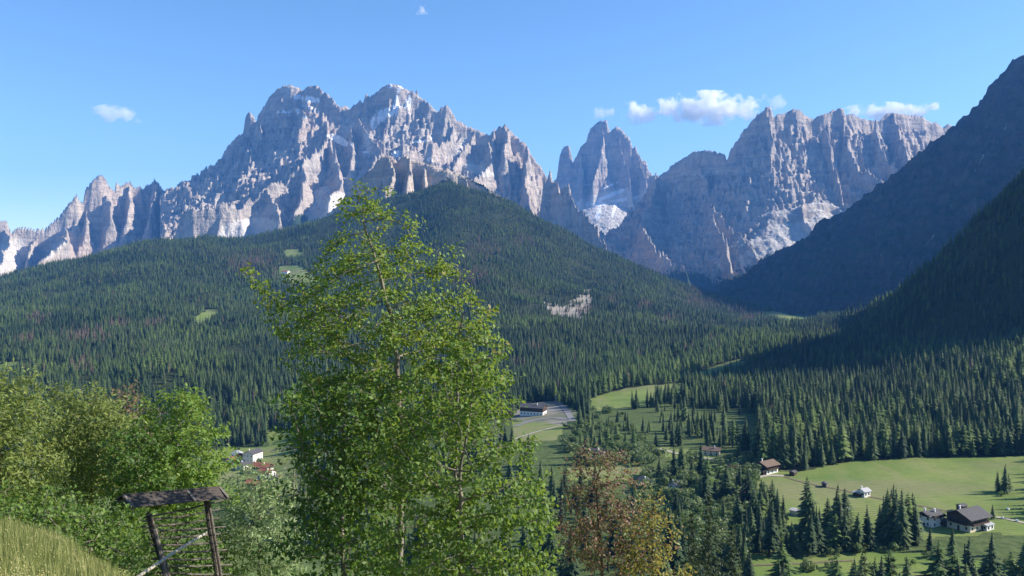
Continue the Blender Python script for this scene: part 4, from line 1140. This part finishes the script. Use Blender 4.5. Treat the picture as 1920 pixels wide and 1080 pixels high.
def envelope_points(prof, Y, n, r, depth=0.8, clumps=90, spread=0.55):
    """points in the volume whose outline runs through rows (py, left px, right px)"""
    prof = sorted(prof); pys = [p[0] for p in prof]
    out = []
    def one():
        while True:
            py = r.uniform(pys[0], pys[-1])
            l = np.interp(py, pys, [p[1] for p in prof]); q = np.interp(py, pys, [p[2] for p in prof])
            wmax = max(p[2] - p[1] for p in prof)
            if r.uniform(0, wmax) < (q - l): break
        a, t = r.uniform(0, 2 * math.pi), math.sqrt(r.uniform(0, 1))
        half = (q - l) / 2
        px = (l + q) / 2 + half * t * math.cos(a)
        p = W(px, py, Y); p.y += half / F * Y * depth * t * math.sin(a)
        p.z = (HORIZON - py) / F * Y
        return p
    cs = [one() for _ in range(clumps)]
    for i in range(n):
        if i % 4 == 0: out.append(one())
        else:
            c = r.choice(cs); out.append(c + Vector((r.gauss(0, spread), r.gauss(0, spread), r.gauss(0, spread * 0.8))))
    return out

def grow(start_chain, attractors, step, infl, kill, iters=70):
    nodes = [Vector(p) for p in start_chain]; parent = [i - 1 for i in range(len(nodes))]
    att = list(attractors)
    for it in range(iters):
        if not att: break
        kd = kdtree.KDTree(len(nodes))
        for i, p in enumerate(nodes): kd.insert(p, i)
        kd.balance()
        pull = {}
        rest = []
        for a in att:
            co, idx, d = kd.find(a)
            if d < kill: continue
            rest.append(a)
            if d < infl:
                v = (a - co).normalized()
                if idx in pull: pull[idx] += v
                else: pull[idx] = v.copy()
        att = rest
        if not pull: break
        for idx, v in pull.items():
            v = v + Vector((R_.uniform(-.25, .25), R_.uniform(-.25, .25), R_.uniform(-.1, .25)))
            if v.length < 1e-4: continue
            nodes.append(nodes[idx] + v.normalized() * step); parent.append(idx)
    return nodes, parent

def tree_meshes(nodes, parent, tip, expo, bark, nmain):
    n = len(nodes); acc = [0.0] * n; kids = [0] * n
    for i in range(n - 1, -1, -1):
        if kids[i] == 0: acc[i] = tip ** expo
        if parent[i] >= 0: acc[parent[i]] += acc[i]; kids[parent[i]] += 1
    rad_ = [a ** (1 / expo) for a in acc]
    def seg(ids):
        V, Fc = [], []
        for i in ids:
            p = parent[i]
            a, b = nodes[p], nodes[i]; d = (b - a)
            if d.length < 1e-5: continue
            d.normalize(); u = d.orthogonal().normalized(); v = d.cross(u)
            k = 8 if rad_[i] > 0.06 else (5 if rad_[i] > 0.02 else 3)
            r0 = min(rad_[p], rad_[i] * 1.35); r1 = rad_[i]; base = len(V)
            for rr, c in ((r0, a), (r1, b + d * 0.02)):
                for j in range(k):
                    t = 2 * math.pi * j / k
                    V.append(c + (u * math.cos(t) + v * math.sin(t)) * rr)
            for j in range(k):
                Fc.append((base + j, base + (j + 1) % k, base + k + (j + 1) % k, base + k + j))
        return V, Fc
    main = [i for i in range(1, n) if rad_[i] > nmain]; br = [i for i in range(1, n) if rad_[i] <= nmain]
    res = []
    for nm, ids in (('trunk', main), ('branches', br)):
        V, Fc = seg(ids)
        me = bpy.data.meshes.new(nm); me.from_pydata([tuple(p) for p in V], [], Fc); me.materials.append(bark)
        for p in me.polygons: p.use_smooth = True
        res.append(me)
    return res, rad_, kids

def leaves_mesh(pos, size, mat, r, spread, per, up=0.5, long=1.0, out_c=None, droop=0.0):
    """many folded leaf blades around the twig points"""
    pos = np.asarray([tuple(p) for p in pos]); n = len(pos) * per
    p = np.repeat(pos, per, 0) + r.normal(0, spread, (n, 3)) * np.array([1, 1, 0.8])
    nrm = r.normal(0, 0.75, (n, 3)); nrm[:, 2] += up
    if out_c is not None:
        o = p - np.asarray(out_c); o /= np.linalg.norm(o, axis=1)[:, None] + 1e-6; nrm += o * 0.7
    nrm /= np.linalg.norm(nrm, axis=1)[:, None]
    a = np.cross(nrm, r.normal(0, 1, (n, 3))); a[:, 2] -= droop; a /= np.linalg.norm(a, axis=1)[:, None]
    b = np.cross(nrm, a); b /= np.linalg.norm(b, axis=1)[:, None]; nrm = np.cross(a, b)
    s = (size * r.uniform(0.65, 1.3, n))[:, None]
    w = s * 0.36 / long; l = s * 0.5 * long
    base = p - a * l; tipp = p + a * l; fold = nrm * w * 0.45
    V = np.stack([base, p + b * w + fold, tipp, p - b * w + fold], 1).reshape(-1, 3)
    i = np.arange(n)[:, None] * 4
    Fc = np.concatenate([i + np.array([[0, 1, 2]]), i + np.array([[0, 2, 3]])], 0)
    return mesh_from('crown', V, Fc, mat)

def broadleaf(name, label, cat, prof, Y, leaf, size, per, seed, bark=M_bark_near, att=1300, step=0.38, infl=2.6, kill=0.55, trunk=None, tip=0.011, depth=0.8, clumps=90, spread=0.5, lspread=0.2, expo=2.35, long=1.0, droop=0.0, top_frac=0.72, group=None, thin=1.0, nmain=0.07, leafr=0.034):
    r = random.Random(seed); rn = np.random.default_rng(seed)
    pts = envelope_points(prof, Y, att, r, depth, clumps, spread)
    pys = [p[0] for p in prof]; ptop, pbot = min(pys), max(pys)
    if trunk is None:
        cx = sum((p[1] + p[2]) / 2 for p in prof) / len(prof); trunk = [(cx, pbot), (cx, ptop + (pbot - ptop) * (1 - top_frac))]
    tx0 = (trunk[0][0] - 960) / F * Y
    base = Vector((tx0, Y, gz(tx0, Y)))
    ch = [base - Vector((0, 0, 0.3))]
    tops = [W(a, b, Y) for a, b in trunk if (HORIZON - b) / F * Y > base.z + 0.4]
    for q in tops:
        k = max(1, int((q - ch[-1]).length / step)); s0 = ch[-1]
        for j in range(1, k + 1):
            c = s0.lerp(q, j / k); ch.append(c + Vector((r.gauss(0, .03), r.gauss(0, .03), 0)))
    gh_ = ground_h(np.array([p.x for p in pts]), np.array([p.y for p in pts]))
    pts = [p for p, g_ in zip(pts, gh_) if p.z > g_ + 0.25]
    nodes, par = grow(ch, pts, step, infl, kill)
    (tm, bmh), rad_, kids = tree_meshes(nodes, par, tip, expo, bark, nmain)
    root = thing(name, label, cat, group=group)
    root.location = base
    tw = [nodes[i] for i in range(len(nodes)) if rad_[i] < leafr and r.random() < thin]
    cen = sum((Vector(p) for p in tw), Vector()) / max(1, len(tw))
    lm = leaves_mesh(tw, size, leaf, rn, lspread, per, 0.5, long, cen, droop)
    for nm, me in (('trunk', tm), ('branches', bmh), ('crown', lm)):
        o = obj(nm, me, root); o.matrix_parent_inverse = Matrix.Translation(-Vector(base))
    lm.update()
    return root

# the tall tree in the middle and its neighbours
broadleaf('broadleaf_tree', 'tall sparse green tree in the centre with thin leaning crown and visible limbs', 'tree',
    [(340,648,700),(380,640,735),(420,622,778),(460,600,815),(500,590,856),(540,545,885),(580,540,896),(620,538,905),(660,536,925),(700,556,935),(760,545,925),(820,540,900),(880,560,860),(940,600,840)],
    33.0, L_main, 0.165, 22, 5, trunk=[(748,1150),(752,900),(748,740),(735,600),(700,470),(672,380)], att=2900, clumps=150, spread=0.33, lspread=0.18, depth=0.85, thin=0.8, leafr=0.022)
broadleaf('broadleaf_tree', 'slender pale-stemmed tree rising behind the full bush, right of the tall tree', 'tree',
    [(560,850,900),(600,830,925),(640,820,945),(680,815,940),(720,800,950),(780,790,950)], 31.5, L_main, 0.20, 14, 8, trunk=[(862,1150),(856,800),(858,660),(868,590)], att=420, clumps=45, spread=0.32, thin=0.7, lspread=0.16, leafr=0.022)
broadleaf('broadleaf_tree', 'low left limb of leaves reaching out toward the valley beside the tall tree', 'tree',
    [(528,470,500),(545,478,560),(570,500,600),(600,520,640),(640,530,650)], 34.5, L_main, 0.20, 14, 9, trunk=[(735,1180),(720,900),(690,720),(620,610)], att=330, clumps=40, spread=0.3, thin=0.7, lspread=0.16, leafr=0.022)
broadleaf('bush', 'full round bush with glossy leaves in front, right of centre', 'bush',
    [(655,830,900),(700,780,950),(740,740,970),(780,715,985),(820,700,1000),(870,690,1025),(920,690,1036),(970,700,1045),(1030,700,1050),(1090,700,1055),(1150,700,1055)],
    27.0, L_front, 0.17, 17, 12, trunk=[(865,1250),(862,900)], att=2300, clumps=170, spread=0.3, lspread=0.15, kill=0.45, step=0.32, infl=2.2, thin=0.7)
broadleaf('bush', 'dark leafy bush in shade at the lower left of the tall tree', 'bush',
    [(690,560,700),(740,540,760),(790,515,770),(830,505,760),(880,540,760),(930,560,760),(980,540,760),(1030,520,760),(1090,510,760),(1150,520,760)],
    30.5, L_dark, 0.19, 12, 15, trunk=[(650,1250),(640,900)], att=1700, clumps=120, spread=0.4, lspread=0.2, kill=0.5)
# russet tree and its yellowing neighbour
broadleaf('broadleaf_tree', 'red-brown leaved tree with forked trunk right of the full bush', 'tree',
    [(842,1085,1125),(860,1070,1180),(890,1062,1195),(920,1050,1200),(950,1036,1200),(990,1040,1205),(1030,1050,1215),(1060,1060,1215)],
    38.0, L_red, 0.155, 15, 21, bark=M_bark_dark, trunk=[(1128,1170),(1130,1060),(1122,980),(1118,900)], att=1300, clumps=90, spread=0.36, thin=0.95, lspread=0.2, nmain=0.05)
broadleaf('bush', 'yellow-green bush at the right foot of the red-brown tree', 'bush',
    [(940,1205,1240),(970,1190,1270),(1010,1180,1280),(1050,1160,1285),(1100,1150,1290)],
    37.0, L_yellow, 0.165, 16, 23, bark=M_bark_dark, att=700, clumps=60, spread=0.36, thin=0.9)
# trees on the left
broadleaf('broadleaf_tree', 'yellowish willow cut by the left edge of the picture', 'tree',
    [(708,-30,30),(730,-60,60),(770,-90,85),(820,-100,105),(880,-110,112),(940,-110,105),(985,-110,80)], 44.0, L_willow, 0.20, 16, 31, att=2000, clumps=120, spread=0.45, lspread=0.24, long=1.5, kill=0.55, top_frac=0.8)
broadleaf('broadleaf_tree', 'broad pale green willow second from the left edge', 'tree',
    [(736,110,185),(760,80,225),(800,70,245),(840,75,255),(880,95,250),(910,110,235),(940,120,215)], 50.0, L_willow, 0.22, 16, 33, att=2000, clumps=110, spread=0.5, lspread=0.25, long=1.5, top_frac=0.75, trunk=[(170,1000),(172,930),(168,830)])
broadleaf('broadleaf_tree', 'small russet-topped tree behind the two green trees at left', 'tree',
    [(728,215,262),(750,200,275),(790,195,290),(840,200,300)], 60.0, L_red, 0.20, 10, 35, att=500, clumps=60, spread=0.45, thin=0.85)
broadleaf('broadleaf_tree', 'bright green tree with upright tips behind the hay rack', 'tree',
    [(730,332,352),(750,285,378),(780,272,388),(820,262,412),(860,250,428),(900,235,432),(950,230,430)], 48.0, L_ash, 0.24, 13, 37, att=1900, clumps=120, spread=0.42, lspread=0.22, long=1.25, trunk=[(330,1060),(330,900),(335,800)])
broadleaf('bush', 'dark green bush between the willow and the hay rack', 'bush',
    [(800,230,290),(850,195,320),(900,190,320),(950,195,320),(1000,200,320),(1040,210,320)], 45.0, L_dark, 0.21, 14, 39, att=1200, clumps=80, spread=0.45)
broadleaf('bush', 'leafy shrub at the meadow edge by the left border', 'bush',
    [(935,-60,60),(955,-70,110),(985,-70,125),(1010,-60,120)], 25.0, L_front, 0.14, 14, 41, att=620, clumps=70, spread=0.25, kill=0.35, step=0.25, infl=1.5, top_frac=0.5)
broadleaf('bush', 'leafy shrub along the meadow edge left of the hay rack', 'bush',
    [(950,90,170),(970,80,205),(1000,85,235),(1030,110,255),(1060,150,270)], 26.5, L_front, 0.14, 14, 43, att=760, clumps=80, spread=0.25, kill=0.35, step=0.25, infl=1.5, top_frac=0.5)
broadleaf('bush', 'green shrub directly behind the foot of the hay rack', 'bush',
    [(965,255,330),(1000,235,420),(1040,240,440),(1090,250,450),(1140,250,450)], 40.0, L_front, 0.18, 13, 45, att=900, clumps=80, spread=0.35, kill=0.45, top_frac=0.5)
broadleaf('bush', 'silvery willow bush right of the hay rack', 'bush',
    [(885,450,500),(915,425,540),(950,415,560),(1000,412,565),(1050,415,560),(1100,420,560)], 41.0, L_silver, 0.19, 15, 47, att=1300, clumps=100, spread=0.38, lspread=0.2, long=1.6, top_frac=0.6)
broadleaf('bush', 'pale bush with bare twigs left of the tall tree', 'bush',
    [(845,545,575),(880,520,590),(920,500,600),(960,490,600)], 43.0, L_willow, 0.13, 7, 49, att=500, clumps=40, spread=0.4, thin=0.35, top_frac=0.7)

# the dark spruces low in the picture, nearer than the belt
def near_spruce(px, ptop, Y, label, wf=1.25, vi=0, seed=1):
    top = W(px, ptop, Y); z0 = gz(top.x, Y); h = top.z - z0
    rn = np.random.default_rng(seed); r = random.Random(seed)
    V, Fc = [], []
    boughs = []
    for k in range(34):
        t = k / 33.0; z = h * (0.06 + 0.93 * t); L0 = wf * h * 0.16 * (1 - t) ** 0.85 + 0.12
        for i in range(max(5, int(13 * (1 - 0.5 * t)))):
            a = r.uniform(0, 6.28); L = L0 * r.uniform(0.7, 1.15)
            m = max(3, int(L / 0.3))
            for j in range(m):
                f = (j + r.uniform(0.3, 1)) / m
                boughs.append((L * f * math.cos(a) + r.gauss(0, .06), L * f * math.sin(a) + r.gauss(0, .06), z - 0.42 * L * f + 0.12 * L * f * f))
    lm = leaves_mesh(boughs, 0.34, M_spruce_near, rn, 0.09, 4, 0.6, 1.9, (0, 0, h * 0.4), 0.5)
    root = thing('conifer_tree', label, 'tree', (top.x, Y, z0))
    mb = MB(); mb.pole([(0, 0, -0.3), (0, 0, h * 0.5), (0, 0, h * 0.98)], [0.26, 0.15, 0.02], 8); mb.build('trunk', M_bark, root)
    obj('crown', lm, root)
M_spruce_near = leaf_mat('near_spruce_needles', (0.020, 0.042, 0.016), (0.060, 0.090, 0.026), 0.15, (0.12, 0.16, 0.03))
near_spruce(1330, 928, 120, 'nearest dark spruce at the lower edge, right of the red-brown tree', 1.35, 0, 61)
near_spruce(1297, 962, 112, 'shorter spruce touching the left of the nearest dark spruce', 1.2, 1, 62)
near_spruce(1372, 985, 128, 'shorter spruce touching the right of the nearest dark spruce', 1.2, 1, 63)
near_spruce(1622, 1018, 150, 'spruce tip poking up at the lower edge below the pole', 1.0, 0, 64)
near_spruce(1675, 1046, 140, 'small spruce tip at the lower edge right of the pole', 1.0, 0, 65)
near_spruce(1912, 1062, 150, 'spruce tip in the lower right corner', 1.0, 0, 66)

# ------------------------------------------------------------------ hay rack
M_rackwood = simple_mat('weathered_shaded_rack_wood', (0.055, 0.047, 0.041), (0.17, 0.150, 0.130), 4.0, (1, 1, 1), 0.9, 0.01)  # old wood, colour darkened further to stand for backlit shade
M_rackroof = simple_mat('old_roof_boards', (0.045, 0.038, 0.034), (0.115, 0.100, 0.090), 3.0, (0.5, 6, 6), 0.9, 0.01)
M_peeled = simple_mat('peeled_pale_pole', (0.42, 0.37, 0.29), (0.58, 0.53, 0.44), 3.0, (1, 1, 0.3), 0.8)
A = W(230, 935, 33.4); B = W(414, 919, 36.6)
ax = (B - A).normalized(); side = Vector((ax.y, -ax.x, 0)).normalized()     # towards the camera
fc = (A + B) / 2
rack = thing('hay_rack', 'old wooden hay rack with a small plank roof and many rails', 'hay rack', (fc.x, fc.y, gz(fc.x, fc.y)))
inv = Matrix.Translation(-rack.location)
def rp(mb, name, mat):
    o = mb.build(name, mat, rack); o.matrix_parent_inverse = inv; return o
slope_w, drop = 0.74, 0.24
for s in (1, -1):
    for k in range(4):
        f0, f1 = k / 4.0, (k + 1) / 4.0 + 0.02
        mb = MB()
        jl, jr = R_.uniform(-.06, .06), R_.uniform(-.06, .06)
        z_up = 0.034 * (3 - k)
        def P(e, f, dz): return e + side * (s * slope_w * f) + Vector((0, 0, -drop * f + dz))
        a0, b0 = A + ax * jl, B + ax * jr
        ring = [P(a0, f0, z_up + .012), P(b0, f0, z_up + .012), P(b0, f1, z_up), P(a0, f1, z_up)]
        top = [p + Vector((0, 0, 0.032)) for p in ring]
        mb.hexa(ring + top if s < 0 else ring[::-1] + top[::-1])
        rp(mb, 'roof_plank', M_rackroof)
    for q, tt in enumerate((0.015, 0.63, 0.985)):
        mb = MB(); e = A.lerp(B, tt)
        mb.beam(e + Vector((0, 0, .16)), e + side * (s * (slope_w + .06)) + Vector((0, 0, -drop + .065)), 0.10, 0.045)
        rp(mb, 'roof_batten', M_timber_grey)
mb = MB(); mb.beam(A + Vector((0, 0, .155)), B + Vector((0, 0, .155)), 0.12, 0.045); rp(mb, 'ridge_board', M_rackroof)
for tt in (0.02, 0.98):
    for s in (1, -1):
        mb = MB(); e = A.lerp(B, tt); mb.beam(e + Vector((0, 0, -.06)), e + side * (s * slope_w * .95) + Vector((0, 0, -drop - .03)), 0.09, 0.09); rp(mb, 'rafter', M_rackwood)
Lp_t, Rp_t = W(277, 962, 33.9), W(386, 938, 36.1)
Lp_b, Rp_b = W(318, 1110, 33.9), W(411, 1110, 36.1)
def post(t, b, r0):
    d = (b - t); g = gz(b.x, b.y); k = (t.z - g + 0.4) / (t.z - b.z); e = t + d * k
    mb = MB(); mid = t.lerp(e, .45) + Vector((0.04, 0, 0))
    mb.pole([t, t.lerp(e, .2), mid, t.lerp(e, .75), e], [r0 * .85, r0, r0 * 1.05, r0 * 1.1, r0 * 1.2], 9); rp(mb, 'post', M_rackwood)
post(Lp_t, Lp_b, 0.115); post(Rp_t, Rp_b, 0.12)
post(Lp_t + side * 0.26, Lp_b + side * 0.30, 0.075); post(Rp_t + side * 0.28, Rp_b + side * 0.32, 0.07)
mb = MB(); mb.pole([W(290, 992, 33.4), W(301, 1036, 33.4), W(312, 1090, 33.4)], [.09, .10, .11], 8); rp(mb, 'prop', M_timber_grey)
for k, (pl, pr) in enumerate(((967,943),(974,957),(984,972),(995,988),(1008,1001),(1020,1016),(1032,1030),(1046,1044),(1060,1058),(1073,1075),(1090,1092))):
    tl = (pl - 962) / 148.0; tr = (pr - 938) / 172.0
    a = Lp_t.lerp(Lp_b, tl) + side * 0.13; b = Rp_t.lerp(Rp_b, tr) + side * 0.13
    d = (b - a).normalized(); a = a - d * R_.uniform(.1, .5); b = b + d * R_.uniform(.35, .8)
    mid = a.lerp(b, .5) + Vector((0, 0, -0.03 - R_.uniform(0, .07)))
    mb = MB(); mb.pole([a, a.lerp(mid, .5) + Vector((0, 0, R_.uniform(-.02, .02))), mid, b], [.036, .04, .042, .034], 6); rp(mb, 'rail', M_rackwood)
mb = MB(); mb.pole([W(388, 998, 35.2), W(325, 1037, 31.0), W(240, 1094, 26.0)], [.05, .058, .06], 8)
rp(mb, 'brace_pole', M_peeled)

# ------------------------------------------------------------------ tall grass of the near meadow
M_blade = leaf_mat('meadow_grass', (0.17, 0.205, 0.065), (0.34, 0.34, 0.14), 0.42, (0.44, 0.48, 0.13), (0.50, 0.46, 0.24), 0.25, 0.35)
M_flower = leaf_mat('meadow_flower_heads', (0.40, 0.38, 0.12), (0.60, 0.58, 0.36), 0.25, (0.6, 0.55, 0.2))
def tuft(seed, blades, h, flower):
    r = random.Random(seed); V, Fc = [], []; mi = []
    for i in range(blades):
        a = r.uniform(0, 6.28); bx, by = r.gauss(0, .10), r.gauss(0, .10); hh = h * r.uniform(.5, 1.15); ln = r.uniform(.05, .30) * hh
        w = r.uniform(.004, .009); dx, dy = math.cos(a), math.sin(a); b = len(V)
        V += [(bx - dy * w, by + dx * w, 0), (bx + dy * w, by - dx * w, 0), (bx + dx * ln * .4 - dy * w * .8, by + dy * ln * .4 + dx * w * .8, hh * .6), (bx + dx * ln * .4 + dy * w * .8, by + dy * ln * .4 - dx * w * .8, hh * .6), (bx + dx * ln, by + dy * ln, hh)]
        Fc += [(b, b + 1, b + 3), (b, b + 3, b + 2), (b + 2, b + 3, b + 4)]; mi += [0, 0, 0]
        if flower and r.random() < flower:
            b = len(V); s = r.uniform(.006, .012); cx, cyy, cz = bx + dx * ln, by + dy * ln, hh
            V += [(cx - s, cyy, cz), (cx, cyy - s, cz + s * .3), (cx + s, cyy, cz), (cx, cyy + s, cz + s * .3), (cx, cyy, cz + s * 1.6), (cx, cyy, cz - s)]
            Fc += [(b, b + 1, b + 4), (b + 1, b + 2, b + 4), (b + 2, b + 3, b + 4), (b + 3, b, b + 4), (b + 1, b, b + 5), (b + 2, b + 1, b + 5), (b + 3, b + 2, b + 5), (b, b + 3, b + 5)]; mi += [1] * 8
    me = mesh_from('grass_tuft', V, Fc, [M_blade, M_flower]); me.polygons.foreach_set('material_index', np.array(mi, np.int32)); return me
gx = rng.uniform(-24, 2, 60000); gy = rng.uniform(6, 34, 60000)
ok = (gx / gy > -0.74) & (gx / gy < -0.36)
gx, gy = gx[ok][:22000], gy[ok][:22000]
pm = bpy.data.meshes.new('meadow_grass')
pm.vertices.add(len(gx)); pm.vertices.foreach_set('co', np.stack([gx, gy, base_h(gx, gy) - 0.02], 1).astype(np.float32).ravel())
gs = rng.uniform(0.7, 1.35, len(gx)) * (1 + 0.35 * fbm(gx / 2.5, gy / 2.5, 2, 91))
add_attr(pm, 'hgt', gs); add_attr(pm, 'wid', gs); add_attr(pm, 'rotz', rng.uniform(0, 6.28, len(gx)))
ki = rng.integers(0, 3, len(gx)); near_f = gy < 13.5 + 2 * fbm(gx / 3, gy / 3, 2, 93)
ki = np.where(near_f & (rng.random(len(gx)) < .7), 3, ki)
a = pm.attributes.new('kindi', 'INT', 'POINT'); a.data.foreach_set('value', ki.astype(np.int32))
go_ = obj('meadow_grass', pm, None, 'tall dry meadow grass with pale flower heads at lower left', None, None, 'stuff')
md = go_.modifiers.new('tufts', 'NODES'); md.node_group = instancer('grass_tufts', [tuft(1, 30, .36, .0), tuft(2, 32, .30, .03), tuft(3, 24, .44, .04), tuft(4, 24, .36, .4)])

# ------------------------------------------------------------------ labels: set look-alikes apart by their order from the left
ORD = ['first', 'second', 'third', 'fourth', 'fifth', 'sixth', 'seventh', 'eighth', 'ninth', 'tenth', 'eleventh', 'twelfth', 'thirteenth', 'fourteenth', 'fifteenth', 'sixteenth', 'seventeenth', 'eighteenth', 'nineteenth', 'twentieth']
bins = {}
for o in list(COL.objects):
    if o.parent is None and o.get('label') and o.get('category') in ('tree', 'bush'):
        bins.setdefault(o['label'], []).append(o)
for lab, os_ in bins.items():
    if len(os_) < 2 or len(os_) > 20 or len(lab.split()) > 13: continue
    os_.sort(key=lambda o: o.location.x / max(o.location.y, 1.0))
    for i, o in enumerate(os_):
        o['label'] = lab + ', ' + ORD[i] + ' from left'
